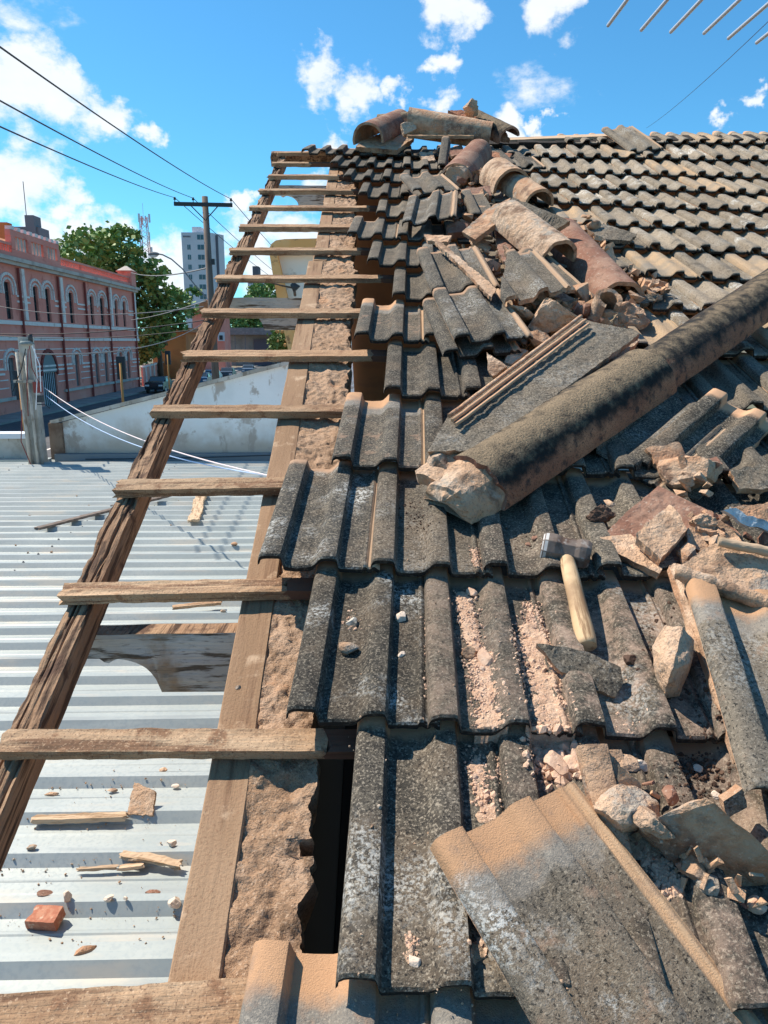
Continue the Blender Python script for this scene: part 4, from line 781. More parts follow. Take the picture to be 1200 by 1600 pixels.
# inner verge board on the gable wall, in two lengths, and the mortar bed beside it
def board(v0, v1, u0, u1, seed):
    L = v1 - v0; bm = bmesh.new(); nx = int(L / .02); cols = [0, .04, .25, .5, .75, .96, 1]; rings = []
    for i in range(nx + 1):
        y = L * i / nx; r = []
        for c in cols: x = (u1 - u0) * c; r.append((x + .002 * nz((x, y * 6, 0), 1, seed), .002 * nz((x * 30, y * 4, 2), 1, seed) - (.003 if c in (0, 1) else 0)))
        rings.append([bm.verts.new((x, y, z)) for x, z in r] + [bm.verts.new((r[-1][0], y, -.03)), bm.verts.new((r[0][0], y, -.03))])
    n = len(rings[0])
    for a, b in zip(rings, rings[1:]):
        for j in range(n): bm.faces.new((a[j], a[(j + 1) % n], b[(j + 1) % n], b[j]))
    bm.faces.new(rings[0]); bm.faces.new(rings[-1]); bmesh.ops.recalc_face_normals(bm, faces=bm.faces[:])
    obj('barge_board', bm, M_BOARD, house, roofM(u0, v0, -.030), True)
board(-.5, 3.2, -.241, -.178, 2); board(3.21, RIDGE_V, -.222, -.165, 3)
def mortar(seed):
    bm = bmesh.new(); nv = 1500; nu = 36; g = []; v0, v1 = -.4, RIDGE_V
    for i in range(nv + 1):
        v = v0 + (v1 - v0) * i / nv; row = []; ul = (-.1785 if v < 3.2 else -.166)
        wide = -.078 if v < 1.2 else -.052
        ur = wide + .020 * nz((v * 4, 0, 0), 1, seed) + .016 * nz((v * 13, 1, 0), 1, seed) + .009 * nz((v * 40, 2, 0), 1, seed) + .012 * abs(nz((v * 24, 5, 0), 1, seed)) - (.018 if nz((v * 9, 8, 0), 1, seed) > .32 else 0) + .004 * nz((v * 110, 2, 0), 1, seed)
        # course joints of the wall head show as steps
        for j in range(nu + 1):
            c = j / nu; u = ul + (ur - ul) * c
            h = -.030 + .009 * fbm((u * 1, v, 0), 11, seed) + .004 * nz((u, v, 3), 60, seed) + .0022 * nz((u, v, 5), 150, seed) + .0012 * nz((u, v, 7), 290, seed) - .006 * max(0, nz((u, v, 2), 75, seed + 8) - .25) - .004 + .006 * max(0, nz((u, v, 6), 28, seed + 4)) - .016 * max(0, nz((u * 2, v, 9), 14, seed + 7) - .25) * c * 2
            if j == nu: h -= .014
            row.append(bm.verts.new((u, v, h)))
        row.append(bm.verts.new((ur + .010 * nz((v * 30, 7, 0), 1, seed) - .004, v, -.07))); row.append(bm.verts.new((ur - .012 + .02 * nz((v * 22, 9, 0), 1, seed), v, -.13)))
        g.append(row)
    for a, b in zip(g, g[1:]):
        for j in range(len(a) - 1): bm.faces.new((a[j], a[j + 1], b[j + 1], b[j]))
    bmesh.ops.recalc_face_normals(bm, faces=bm.faces[:]); o = obj('mortar_bed', bm, M_MORTAR, house, roofM(0, 0, 0), True); return o
mortar(3)
# gable wall below, prism with sloping head
def uprism(name, u0, u1, v0, v1, h, m, zb=0.0):
    ps = [RF(u0, v0, h), RF(u1, v0, h), RF(u1, v1, h), RF(u0, v1, h)]; bm = bmesh.new(); a = [bm.verts.new(p) for p in ps]; b = [bm.verts.new((p.x, p.y, zb)) for p in ps]
    bm.faces.new(a); bm.faces.new(b[::-1])
    for i in range(4): bm.faces.new((a[i], b[i], b[(i + 1) % 4], a[(i + 1) % 4]))
    bmesh.ops.recalc_face_normals(bm, faces=bm.faces[:]); return obj(name, bm, m, house)
uprism('gable_wall', -.232, -.115, -.5, RIDGE_V - .02, -.066, M_MORTAR)
uprism('front_wall', -.114, 4.0, -.5, -.3, -.028, M_WHITEWALL); uprism('end_wall', 4.0, 4.15, -.5, RIDGE_V, -.12, M_WHITEWALL)
bm = bmesh.new(); p0, p1 = RF(0, -.3, 0).y, RF(0, RIDGE_V, 0).y * 2 - RF(0, -.3, 0).y
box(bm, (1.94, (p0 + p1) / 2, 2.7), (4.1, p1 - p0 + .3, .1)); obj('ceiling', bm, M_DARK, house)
# rear roof slope and its gable
bm = bmesh.new(); box(bm, (1.94, RF(0, RIDGE_V, 0).y * 2 - RF(0, -.5, 0).y + .1, 1.6), (4.3, .15, 3.6)); obj('rear_wall', bm, M_WHITEWALL, house)
bm = bmesh.new(); vs = [bm.verts.new(p) for p in (RF(-.113, -.5, -.08), RF(-.113, RIDGE_V, -.08), Vec((-.113, RF(0, RIDGE_V, 0).y, 2.7)), Vec((-.113, RF(0, -.5, 0).y, 2.7)))]; bm.faces.new(vs); obj('attic_shade_sheet', bm, M_DARK, house)  # added dark sheet, paints attic shade over the gable wall's inner face
ridge = RF(0, RIDGE_V, 0); yr, zr = ridge.y, ridge.z; yb, zb_ = 2 * yr - RF(0, -.5, 0).y, RF(0, -.5, 0).z
bm = bmesh.new(); vs = [bm.verts.new(p) for p in ((-.16, yr + .07, zr - .06), (4.1, yr + .07, zr - .06), (4.1, yb, zb_ - .03), (-.16, yb, zb_ - .03))]; bm.faces.new(vs); obj('rear_slope', bm, M_ROOFO, house)
bm = bmesh.new(); vs = [bm.verts.new(p) for p in ((-.2, yr, 0), (-.2, yb, 0), (-.2, yb, zb_ - .1), (-.2, yr, zr - .12))]; bm.faces.new(vs); obj('rear_gable', bm, M_WHITEWALL, house)
n_, b_, m_, M_ = timber('ridge_beam', RF(-.62, RIDGE_V - .01, -.055), RF(4.0, RIDGE_V - .01, -.055), .06, .085, M_RAFTER, .002, 40, .03, 5); obj(n_, b_, m_, house, M_)
n_, b_, m_, M_ = timber('ridge_board', RF(.9, RIDGE_V + .02, .06), RF(1.75, RIDGE_V + .02, .095), .09, .018, M_STICK, .002, 40, .03, 6); obj(n_, b_, m_, house, M_)
bm = bmesh.new()
for i in range(24):
    a, b = .75 + i * .125, .75 + (i + 1) * .125; p = RF((a + b) / 2, RIDGE_V - .03, sag((a + b) / 2, 5.47) - .0); box(bm, p, (.124, .16 + .02 * nz((i, 0, 0), .7), .09 + .02 * nz((i, 3, 0), .7)), ROOF_ROT)
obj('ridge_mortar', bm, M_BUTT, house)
# ceiling-side rafters under the tiles
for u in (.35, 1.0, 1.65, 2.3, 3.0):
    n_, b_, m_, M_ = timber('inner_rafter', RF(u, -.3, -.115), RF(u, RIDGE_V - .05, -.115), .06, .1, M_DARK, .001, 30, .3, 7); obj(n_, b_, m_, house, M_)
# carved lookout beams carrying the verge rafter
def lookout(v, h, ul, seed):
    c = RF(0, v, h); ur = -.15; L = ur - ul; H = .125; ny = 48; bm = bmesh.new()
    def low(t):                                          # t from the free end: the quarter-round carving
        if t < .055: return -.052
        if t < .085: return -.052 - .010 * sin((t - .055) / .03 * pi)
        if t < .17: s = (t - .085) / .085; return -.052 - (H - .052) * (1 - sqrt(max(0, 1 - s * s)))
        return -H
    rows = []
    for i in range(ny + 1):
        t = L * i / ny; zl = low(t); zt = .003 * nz((t * 9, 0, 0), 1, seed)
        col = []
        for y in (-.027, .027):
            col += [(t, y + .003 * nz((t * 8, z * 40, y), 1, seed), z) for z in (zt, zt * .6 + zl * .4, zl * .75 + zt * .25, zl)]
        a = [bm.verts.new(p) for p in col[:4]]; b = [bm.verts.new(p) for p in col[4:]]; rows.append(a + b[::-1])
    n = 8
    for a, b in zip(rows, rows[1:]):
        for j in range(n): bm.faces.new((a[j], a[(j + 1) % n], b[(j + 1) % n], b[j]))
    bm.faces.new(rows[0]); bm.faces.new(rows[-1]); bmesh.ops.recalc_face_normals(bm, faces=bm.faces[:])
    o = obj('lookout_beam', bm, [M_GREY, M_RAFTER], house, Matrix.Translation((ul, c.y, c.z)))
    for p in o.data.polygons:
        if p.normal.z > .7: p.material_index = 1
for (x, y, s) in ((250, 982, 1), (440, 466, 2), (470, 291, 3)):
    u, v = rp(x, y, -.118); lookout(v, -.118, -.585, s)
# remains of top courses at the verge

# ------------------------------------------------------------------ loose pieces lying on the roof
GRP = None
def basis(A, B, roll=0.0, up=N_):
    """origin A, Y towards B, Z near the roof normal turned by roll (degrees) about Y"""
    y = (B - A).normalized(); z = (up - y * up.dot(y)).normalized(); z = Matrix.Rotation(R(roll), 3, y) @ z; x = y.cross(z)
    M = Matrix((x, y, z)).transposed().to_4x4(); M.translation = A; return M
def cut_tile(seed, cuts, mats, head=True):
    """cuts: (x, y, nx, ny) lines in tile coordinates; what lies on the side of the normal is broken off"""
    bm = tile_bm(seed, 1.5)
    for q, (x, y, nx, ny) in enumerate(cuts):
        n = Vec((nx, ny, 0)).normalized()
        r = bmesh.ops.bisect_plane(bm, geom=bm.verts[:] + bm.edges[:] + bm.faces[:], plane_co=(x, y, 0), plane_no=n, clear_outer=True)
        ed = [e for e in r['geom_cut'] if isinstance(e, bmesh.types.BMEdge)]; vs = {v for e in ed for v in e.verts}
        try:
            f = bmesh.ops.edgeloop_fill(bm, edges=ed, mat_nr=1)
        except Exception: pass
        t = Vec((-n.y, n.x, 0))
        for v in vs: v.co += n * (.006 * nz(v.co, 40, seed + q) + .004 * nz(v.co, 110, seed + q)) 
    bmesh.ops.triangulate(bm, faces=[f for f in bm.faces if len(f.verts) > 4]); bmesh.ops.recalc_face_normals(bm, faces=bm.faces[:])
    return mesh_from('tile_piece', bm, mats)
def loose_tile(label, a, b, roll=0, seed=1, cuts=(), col=(.2, .2, 0), mats=None, name='loose_tile', cat='roof tile', group=None, flip=False, anchor=0):
    """a, b: (px, py, h) of the tail-left and head-left corner"""
    A, B = pt(*a), pt(*b); M = basis(A, B, roll)
    if anchor: M.translation = B - (B - A).normalized() * TL
    if flip: M = M @ Matrix.Translation((.11, 0, .0)) @ Matrix.Rotation(pi, 4, 'Y') @ Matrix.Translation((-.11, 0, 0))
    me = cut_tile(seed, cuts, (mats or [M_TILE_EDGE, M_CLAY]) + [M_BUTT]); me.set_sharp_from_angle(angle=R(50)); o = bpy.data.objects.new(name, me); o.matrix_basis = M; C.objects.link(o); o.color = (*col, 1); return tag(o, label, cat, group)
def shard(label, poly, th=.014, m=None, side=None, seed=1, jag=.004, name='tile_shard', cat='tile shard', rel=.002, rim=None, group=None):
    """poly: (px, py, h) corners of the upper face, a plate of thickness th with ragged edges"""
    P = [pt(*p) for p in poly]; c = sum(P, Vec()) / len(P); n = Vec()
    for i in range(len(P)): n += (P[i] - c).cross(P[(i + 1) % len(P)] - c)
    n.normalize()
    if n.dot(CAM - c) < 0: n = -n; P.reverse()
    x = (P[1] - P[0]).normalized(); x = (x - n * x.dot(n)).normalized(); y = n.cross(x); M = Matrix((x, y, n)).transposed().to_4x4(); M.translation = c; Mi = M.inverted()
    Q = [Mi @ p for p in P]; out = []
    for i in range(len(Q)):
        a, b = Q[i], Q[(i + 1) % len(Q)]; k = max(2, int((b - a).length / .009))
        for j in range(k):
            p = a.lerp(b, j / k); d = (b - a).normalized(); nn = Vec((d.y, -d.x, 0)); out.append(p + nn * jag * (nz(p, 70, seed) + .7 * nz(p, 170, seed + 2)) * (1 if j else .4))
    bm = bmesh.new(); f = bm.faces.new([bm.verts.new(p) for p in out]); bmesh.ops.triangulate(bm, faces=[f])
    for _ in range(5):
        ed = [e for e in bm.edges if not e.is_boundary and e.calc_length() > .013]
        if not ed: break
        bmesh.ops.subdivide_edges(bm, edges=ed, cuts=1); bmesh.ops.triangulate(bm, faces=bm.faces[:])
    inner = [v for v in bm.verts if not v.is_boundary]
    for _ in range(4): bmesh.ops.smooth_vert(bm, verts=inner, factor=.5, use_axis_x=True, use_axis_y=True)
    bmesh.ops.beautify_fill(bm, faces=bm.faces[:], edges=[e for e in bm.edges if not e.is_boundary])
    r = bmesh.ops.extrude_face_region(bm, geom=bm.faces[:], use_keep_orig=True)
    lowv = {v for v in r['geom'] if isinstance(v, bmesh.types.BMVert)}; lowf = {v for v in r['geom'] if isinstance(v, bmesh.types.BMFace)}
    for v in bm.verts:
        p = v.co.copy()
        if v in lowv: v.co.z -= th; v.co.x += .003 * nz(p, 80, seed + 5) - p.x * .02; v.co.y += .003 * nz(p, 80, seed + 6) - p.y * .02
        else: v.co.z += rel * (1.3 * nz(p, 28, seed) + nz(p, 60, seed + 1) + .5 * nz(p, 140, seed + 2))
    for f in bm.faces: f.material_index = 1 if (f in lowf or abs(f.normal.z) < .3) else 0
    bm.normal_update()
    for f in bm.faces: f.material_index = 1 if (all(v in lowv for v in f.verts) or any(v in lowv for v in f.verts)) else 0
    bmesh.ops.recalc_face_normals(bm, faces=bm.faces[:]); o = obj(name, bm, [m or M_TILE, side or M_CLAY], None, M); o.color = (.3, .2, 0, 1); return tag(o, label, cat, group)
def chunk_bm(size, seed, facets=9, amp=.06, sub=4):
    rg = random.Random(seed); bm = bmesh.new(); bmesh.ops.create_icosphere(bm, subdivisions=sub, radius=1)
    pl = [(Vec((rg.gauss(0, 1), rg.gauss(0, 1), rg.gauss(0, 1))).normalized(), rg.uniform(.45, .78)) for _ in range(facets)]
    for v in bm.verts:
        p = v.co.copy()
        for n, d in pl:
            e = p.dot(n) - d
            if e > 0: p -= n * e
        p += p.normalized() * (amp * nz(p, 3.2, seed) + amp * .5 * nz(p, 9, seed) + amp * .3 * nz(p, 22, seed) - .03 * max(0, nz(p, 13, seed + 3))); v.co = Vec((p.x * size[0], p.y * size[1], p.z * size[2]))
    return bm
def chunk(label, px, py, h, size, m, seed, rz=0, tilt=(0, 0), name='mortar_chunk', cat='mortar chunk', sub=4, amp=.06, facets=9, group=None):
    M = Matrix.Translation(pt(px, py, h)) @ (ROOF_ROT.to_4x4() @ Euler((R(tilt[0]), R(tilt[1]), R(rz))).to_matrix().to_4x4())
    o = obj(name, chunk_bm(size, seed, facets, amp, sub), m, None, M); return tag(o, label, cat, group)
def barrel(label, a, b, r0, r1, roll=0, m=None, arc=190, th=.014, seed=1, name='ridge_tile', cat='ridge tile', end=.008, L=None, parent=None, fill=None, flare=0.0, mats=None, up=N_, group=None, flat=1.0):
    """half-round ridge tile from a to b (axis at the height of its edges)"""
    A = a if isinstance(a, Vec) else pt(*a); B = b if isinstance(b, Vec) else pt(*b); M = basis(A, B, roll, up); L = L or (B - A).length; na, ny = 26, max(8, int(L / .018)); bm = bmesh.new(); g = {}
    for s in (0, 1):
        for j in range(ny + 1):
            y = L * j / ny; r = r0 + (r1 - r0) * j / ny + (flare * max(0, 1 - j / ny * 5)) - s * th
            for i in range(na + 1):
                t = R(90 + arc / 2) - R(arc) * i / na; e = .0025 * nz((cos(t), sin(t), y * 5), 2.2, seed) + .001 * nz((cos(t) * .1, sin(t) * .1, y), 60, seed)
                yy = y + (end * (nz((i * .23, 0, j), 1, seed) + .5 * nz((i * .7, 3, j), 1, seed)) if j in (0, ny) else 0)
                g[s, j, i] = bm.verts.new(((r + e) * cos(t), yy, (r + e) * sin(t) * flat + (0 if s == 0 else -.0)))
    def q(a, b, c, d, mi): f = bm.faces.new((a, b, c, d)); f.material_index = mi; f.smooth = True
    for j in range(ny):
        for i in range(na):
            q(g[0, j, i], g[0, j, i + 1], g[0, j + 1, i + 1], g[0, j + 1, i], 0); q(g[1, j, i + 1], g[1, j, i], g[1, j + 1, i], g[1, j + 1, i + 1], 1)
        q(g[0, j, 0], g[0, j + 1, 0], g[1, j + 1, 0], g[1, j, 0], 1); q(g[0, j, na], g[1, j, na], g[1, j + 1, na], g[0, j + 1, na], 1)
    for i in range(na): q(g[0, 0, i], g[1, 0, i], g[1, 0, i + 1], g[0, 0, i + 1], 1); q(g[0, ny, i + 1], g[1, ny, i + 1], g[1, ny, i], g[0, ny, i], 1)
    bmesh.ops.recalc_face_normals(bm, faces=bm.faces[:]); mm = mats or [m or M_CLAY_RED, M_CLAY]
    me = mesh_from(name, bm, mm); me.set_sharp_from_angle(angle=R(45)); o = bpy.data.objects.new(name, me); o.matrix_basis = M; link(o, parent)
    if parent is None: tag(o, label, cat, group)
    return o
def stick(label, a, b, W, H, m=None, seed=1, world=False, amp=.003, name='wood_stick', cat='wood piece', up=None, group=None):
    A, B = (a, b) if world else (pt(*a), pt(*b)); n_, b_, m_, M_ = timber(name, A, B, W, H, m or M_STICK, amp, 70, .01, seed, .02, up or (Vec((0, 0, 1)) if world else N_)); return tag(obj(name, b_, m_, None, M_), label, cat, group)

# ---- hammer
hm = empty('hammer', pt(885, 870, .05)); tag(hm, 'club hammer with a pale wooden handle lying on the dark tiles', 'hammer')
A, B = pt(846, 853, .068), pt(922, 868, .066); x = (B - A).normalized(); Lh = (B - A).length
T0 = pt(884, 866, .066); T1 = pt(918, 1010, .052); yh = (T1 - T0); yh = (yh - x * yh.dot(x) * 0).normalized(); z = x.cross(-yh).normalized(); z = z if z.dot(N_) > 0 else -z
yy = z.cross(x); Mh = Matrix((x, yy, z)).transposed().to_4x4(); Mh.translation = A
bm = bmesh.new(); rings = []; rr_ = .0275
for t, k, m in ((0, .80, 1), (.004, .95, 1), (.012, 1.0, 0), (.026, 1.0, 0), (.036, .88, 0), (.076 / .112 * Lh, .88, 0), (.086 / .112 * Lh, 1.0, 0), (Lh - .008, 1.0, 0), (Lh, .84, 0)):
    rings.append(([bm.verts.new((t, rr_ * k * cos(R(22.5 + 45 * i)) * 1.06, rr_ * k * sin(R(22.5 + 45 * i)) * 1.06)) for i in range(8)], m))
for (a, ma), (b, mb) in zip(rings, rings[1:]):
    for i in range(8): f = bm.faces.new((a[i], a[(i + 1) % 8], b[(i + 1) % 8], b[i])); f.material_index = ma
bm.faces.new(rings[0][0][::-1]).material_index = 1; bm.faces.new(rings[-1][0]); bmesh.ops.recalc_face_normals(bm, faces=bm.faces[:])
bmesh.ops.bevel(bm, geom=bm.edges[:], offset=.0012, segments=2, affect='EDGES', profile=.5); obj('head', bm, [M_STEEL, M_STEELFACE], hm, Mh)
Mk = basis(T0 - (T1 - T0).normalized() * .028, T1, 0); Lk = (T1 - T0).length + .028; bm = bmesh.new(); rings = []
for k in range(25):
    t = k / 24; r = .0125 + .0048 * sin(min(1, t * 1.2) * 1.5) - .0012 * sin(pi * max(0, min(1, (t - .35) / .5))) ; r *= (1 if k < 23 else (.97 if k == 23 else .9)); rings.append([bm.verts.new((r * 1.0 * cos(2 * pi * i / 16), Lk * t, r * .85 * sin(2 * pi * i / 16))) for i in range(16)])
for a, b in zip(rings, rings[1:]):
    for i in range(16): f = bm.faces.new((a[i], a[(i + 1) % 16], b[(i + 1) % 16], b[i])); f.smooth = True
bm.faces.new(rings[0]); bm.faces.new(rings[-1]); bmesh.ops.recalc_face_normals(bm, faces=bm.faces[:]); obj('handle', bm, M_HANDLE, hm, Mk)

# ---- the big sooty double ridge tile, still mortared to a strip of tile
bt = empty('ridge_tile_pair', pt(860, 700, .06)); tag(bt, 'two sooty ridge tiles mortared end to end, lying diagonally with a tile slab alongside', 'ridge tiles')
a0, a1, a2 = pt(738, 772, .055), pt(1005, 598, .075), pt(1215, 455, .095)
barrel('', a0, a1, .089, .092, 0, seed=3, parent=bt, mats=[M_BARREL, M_CLAY_RED], arc=176, name='lower_ridge_tile', end=.010, th=.016)
d_ = (a1 - a0).normalized(); barrel('', a1 - d_ * .05 - N_ * .004, a2 + (a2 - a1).normalized() * .12,   .076, .083, 0, seed=4, parent=bt, mats=[M_BARREL, M_CLAY_RED], arc=180, name='upper_ridge_tile', end=.008, th=.015)
_pt0 = pt
def pt(x, y, h=0.0): return dp(x, y, h) if h > 2 else _pt0(x, y, h)      # third value above 2: a depth instead of a height
def adopt(o, par, name=None):
    for k in ('label', 'category', 'group'):
        if k in o: del o[k]
    o.parent = par; o.matrix_parent_inverse = par.matrix_basis.inverted()
    if name: o.name = name
    return o
# slab of tile and mortar end that belong to the big pair
adopt(shard('', [(700, 650, .135), (905, 495, .15), (925, 503, .145), (990, 515, .14), (1000, 522, .135), (892, 600, .138), (822, 650, .138), (758, 702, .134), (668, 706, .130)], .016, M_TILE, M_CLAY, 3, .003), bt, 'tile_slab')
for i, (p, q, r) in enumerate((((702, 650, .145), (908, 494, .160), .0055), ((707, 657, .147), (915, 500, .162), .0045), ((712, 664, .147), (920, 506, .162), .004))):
    bm = bmesh.new(); A, B = pt(*p), pt(*q); tube(bm, [A.lerp(B, k / 30) + N_ * .0015 * nz((k, i, 0), .7) for k in range(31)], r, 7); obj('tile_rib', bm, M_CLAY if i == 0 else M_TILE, bt)
adopt(shard('', [(705, 655, .11), (915, 500, .125), (1000, 530, .1), (760, 770, .06), (672, 715, .09)], .05, M_TAN, M_TAN, 5, .004), bt, 'mortar_bed')
bm = bmesh.new(); ax = (a1 - a0).normalized(); Mp = basis(a0 - ax * .085, a1, 0); g_ = []
for j in range(25):
    t = j / 24; row = []
    for i in range(25):
        th_ = pi * i / 24; rr = .079 * (.80 + .20 * min(1, t * 3)); p = Vec((rr * cos(th_), .16 * t, rr * sin(th_) * .97)); q = p + Vec((nz(p, 22, 3), nz(p, 22, 5) * 1.6, nz(p, 22, 7))) * .007 + Vec((nz(p, 70, 3), nz(p, 70, 5), nz(p, 70, 7))) * .0035
        row.append(bm.verts.new(q))
    g_.append(row)
for r0_, r1_ in zip(g_, g_[1:]):
    for i in range(24): bm.faces.new((r0_[i], r0_[i + 1], r1_[i + 1], r1_[i]))
rings_ = [g_[0]]
for k_ in (.7, .4, .12):
    rings_.append([bm.verts.new(Vec((v.co.x * k_, v.co.y - .014 * (1 - k_) + .008 * nz(v.co * k_, 40, 9), .030 + (v.co.z - .030) * k_))) for v in g_[0]])
for r0_, r1_ in zip(rings_, rings_[1:]):
    for i in range(24): bm.faces.new((r0_[i], r0_[i + 1], r1_[i + 1], r1_[i]))
bm.faces.new(rings_[-1]); bm.faces.new((g_[0][0], g_[-1][0], g_[-1][-1], g_[0][-1]))
bmesh.ops.triangulate(bm, faces=[f for f in bm.faces if len(f.verts) > 4]); bmesh.ops.recalc_face_normals(bm, faces=bm.faces[:]); adopt(obj('mortar_plug', bm, M_TAN, None, Mp), bt)
adopt(chunk('', 690, 742, .085, (.055, .05, .045), M_TAN, 12, -38, (10, -8), facets=11, amp=.05), bt, 'mortar_lump')
adopt(shard('', [(648, 735, .10), (690, 705, .12), (726, 712, .12), (682, 752, .105)], .03, M_TAN, M_CLAY, 6, .006), bt, 'mortar_lip')

def hull(label, pts, m, seed, amp=.004, name='mortar_chunk', cat='mortar chunk', cuts=3):
    P = [pt(*p) for p in pts]; c = sum(P, Vec()) / len(P); bm = bmesh.new(); vs = [bm.verts.new(p - c) for p in P]
    r = bmesh.ops.convex_hull(bm, input=vs); bmesh.ops.delete(bm, geom=[v for v in bm.verts if not v.link_faces], context='VERTS')
    for _ in range(cuts):
        bmesh.ops.triangulate(bm, faces=bm.faces[:]); bmesh.ops.subdivide_edges(bm, edges=[e for e in bm.edges if e.calc_length() > .009], cuts=1)
    bmesh.ops.triangulate(bm, faces=bm.faces[:])
    for v in bm.verts: v.co += Vec((nz(v.co, 38, seed), nz(v.co, 38, seed + 1), nz(v.co, 38, seed + 2))) * amp + Vec((nz(v.co, 130, seed), nz(v.co, 130, seed + 1), nz(v.co, 130, seed + 2))) * amp * .35
    o = obj(name, bm, m, None, Matrix.Translation(c)); return tag(o, label, cat)

# ---- loose and broken tiles
loose_tile('large loose tile lying askew at the bottom of the roof, clay-coloured at its upper end', (835, 1600, .070), (676, 1326, .085), 4, 31, (), (.25, .8, 0), [M_TILE_HEAD, M_CLAY], anchor=1)
loose_tile('orange-headed loose tile at the right edge, beside the narrow broken tile strip', (1175, 1275, .085), (1073, 915, .10), 6, 32, (), (.45, .35, 0), [M_TILE_HEAD, M_CLAY], anchor=1)
loose_tile('narrow broken strip of tile edge with two pale ribs, right of the hammer', (938, 1175, .060), (885, 884, .085), 0, 33, ((.187, .2, -1, .0),), (.6, .3, .4), [M_TAN, M_CLAY], 'tile_strip', 'tile shard')
loose_tile('loose tile on top of the left rows, with a pale clay head, stacked on another', (712, 534, .105), (675, 455, .10), -3, 34, (), (.05, .4, 0))
loose_tile('lower tile of the stacked pair, showing at the left of the upper one', (694, 556, .07), (662, 478, .07), -3, 35, (), (.05, .1, 0))
loose_tile('long loose tile sloping from the heap down to the stacked pair', (676, 458, .10), (640, 364, .11), -6, 36, (), (.1, .3, 0))
loose_tile('broken ribbed tile with a ragged orange left edge, mid heap', (792, 478, .13), (706, 362, .15), -8, 37, ((.045, .2, -1, .35), (.1, .03, .2, -1)), (.2, .4, 0))
loose_tile('second ribbed tile leaning behind the ragged one, under the pale ridge tile', (850, 470, .10), (752, 372, .16), 8, 38, ((.03, .2, -1, 0), (.1, .05, -.2, -1)), (.3, .2, 0))
loose_tile('loose tile set askew across the upper rows, left of the upright ridge tile', (646, 303, .13), (606, 255, .10), -4, 39, (), (.1, .2, 0))
loose_tile('loose tile tipped up at its right end, showing pale interlocking edges', (630, 354, .09), (640, 315, .10), -14, 40, (), (.15, .5, 0))
loose_tile('small dark piece of tile rib on end near the upright ridge tile', (684, 262, .10), (690, 226, .16), 0, 41, ((.05, .2, 1, 0),), (.0, .1, 0), name='tile_rib_piece', cat='tile shard')
loose_tile('dark loose tile under the right half of the big sooty ridge tiles', (908, 690, .06), (1085, 560, .10), 8, 42, ((.1, .33, .2, 1),), (.0, .25, 0))
loose_tile('lower clay-edged tile under the dark loose tile by the big ridge tiles', (985, 722, .045), (1155, 580, .085), 8, 43, ((.17, .2, 1, 0),), (.0, .1, 0), [M_TILE, M_CLAY])
loose_tile('pale whole tile perched askew on the right part of the ridge', (985, 239, 5.0), (952, 214, 5.24), -6, 44, (), (.8, .6, 0))
loose_tile('small clay-ended tile piece at the left foot of the upright ridge tile', (737, 342, .09), (722, 306, .10), -5, 45, ((.1, .2, 1, 0),), (.1, .2, 0), name='tile_piece', cat='tile shard')
loose_tile('dark loose tile half in shade right of the upright ridge tile', (795, 262, .05), (765, 232, .06), 0, 46, (), (.0, .1, 0))

# ---- ridge tiles
barrel('pale tan ridge tile lying over the middle of the heap', (872, 408, .10), (792, 343, .165), .082, .078, 0, M_TAN, 200, seed=11, mats=[M_TAN, M_CLAY])
barrel('dark reddish ridge tile running downhill right of the pale tan one', (968, 478, .03), (876, 372, .055), .088, .085, 0, M_CLAY_RED, 180, seed=12)
barrel('tan ridge tile with a broad collar, above the pale tan one', (842, 322, .05), (788, 284, .09), .082, .075, 0, M_TAN, 190, seed=13, mats=[M_CLAY, M_CLAY])
barrel('short broken collar of ridge tile capping the tan one', (800, 296, .085), (776, 278, .10), .10, .098, 0, M_TAN, 200, seed=14, mats=[M_TAN, M_CLAY], name='ridge_tile_collar')
barrel('ridge tile standing tilted towards the camera, its end packed with broken mortar', (712, 284, .06), (748, 240, .08), .092, .082, 0, M_CLAY_RED, 200, seed=15, mats=[M_CLAY_RED, M_TAN])
chunk('mortar plug in the open end of the tilted ridge tile', 716, 276, .09, (.075, .05, .07), M_TAN, 16, 20)
loose_tile('thin upright rib of tile leaning on the right of the tilted ridge tile', (757, 290, .08), (768, 258, .12), 20, 47, ((.05, .2, 1, 0), (0, .2, 0, 1)), (.5, .2, 0), [M_TAN, M_CLAY], name='tile_rib_piece', cat='tile shard')
barrel('tan ridge tile lying across the top of the ridge heap', (765, 217, 5.15), (636, 196, 5.2), .098, .105, -22, M_TAN, 195, seed=17, mats=[M_CLAY, M_CLAY_RED], th=.016)
barrel('dark ridge tile at the left end of the ridge heap, seen end on', (575, 220, 5.05), (625, 196, 5.5), .105, .098, -8, M_CLAY_RED, 200, seed=18, mats=[M_CLAY_RED, M_CLAY])
barrel('black broken ridge tile at the right end of the ridge heap', (795, 220, 5.1), (735, 192, 5.4), .085, .09, -12, M_CLAY_RED, 170, seed=19, mats=[M_BARREL, M_CLAY_RED])
barrel('blackened ridge tile between the two tan ones on the ridge', (592, 205, 5.45), (652, 200, 5.4), .10, .10, -15, M_BARREL, 180, seed=20, mats=[M_BARREL, M_CLAY_RED])
shard('thick tan slab of clay at the left foot of the ridge heap', [(600, 206, 5.3), (645, 208, 5.3), (648, 214, 5.2), (620, 234, 5.0), (556, 229, 5.02), (563, 221, 5.1)], .03, M_TAN, M_CLAY, 21, .006, 'clay_slab', 'clay slab')
stick('thin board wedged under the tan ridge tile on the ridge', (636, 213, 5.05), (738, 214, 5.05), .09, .018, M_BATTEN, 22, name='board', up=Vec((0, -.3, 1)))
chunk('pale jagged lump of mortar on the very top of the ridge heap', 737, 168, 5.2, (.065, .06, .06), M_TAN, 23, 30, facets=12, amp=.12)
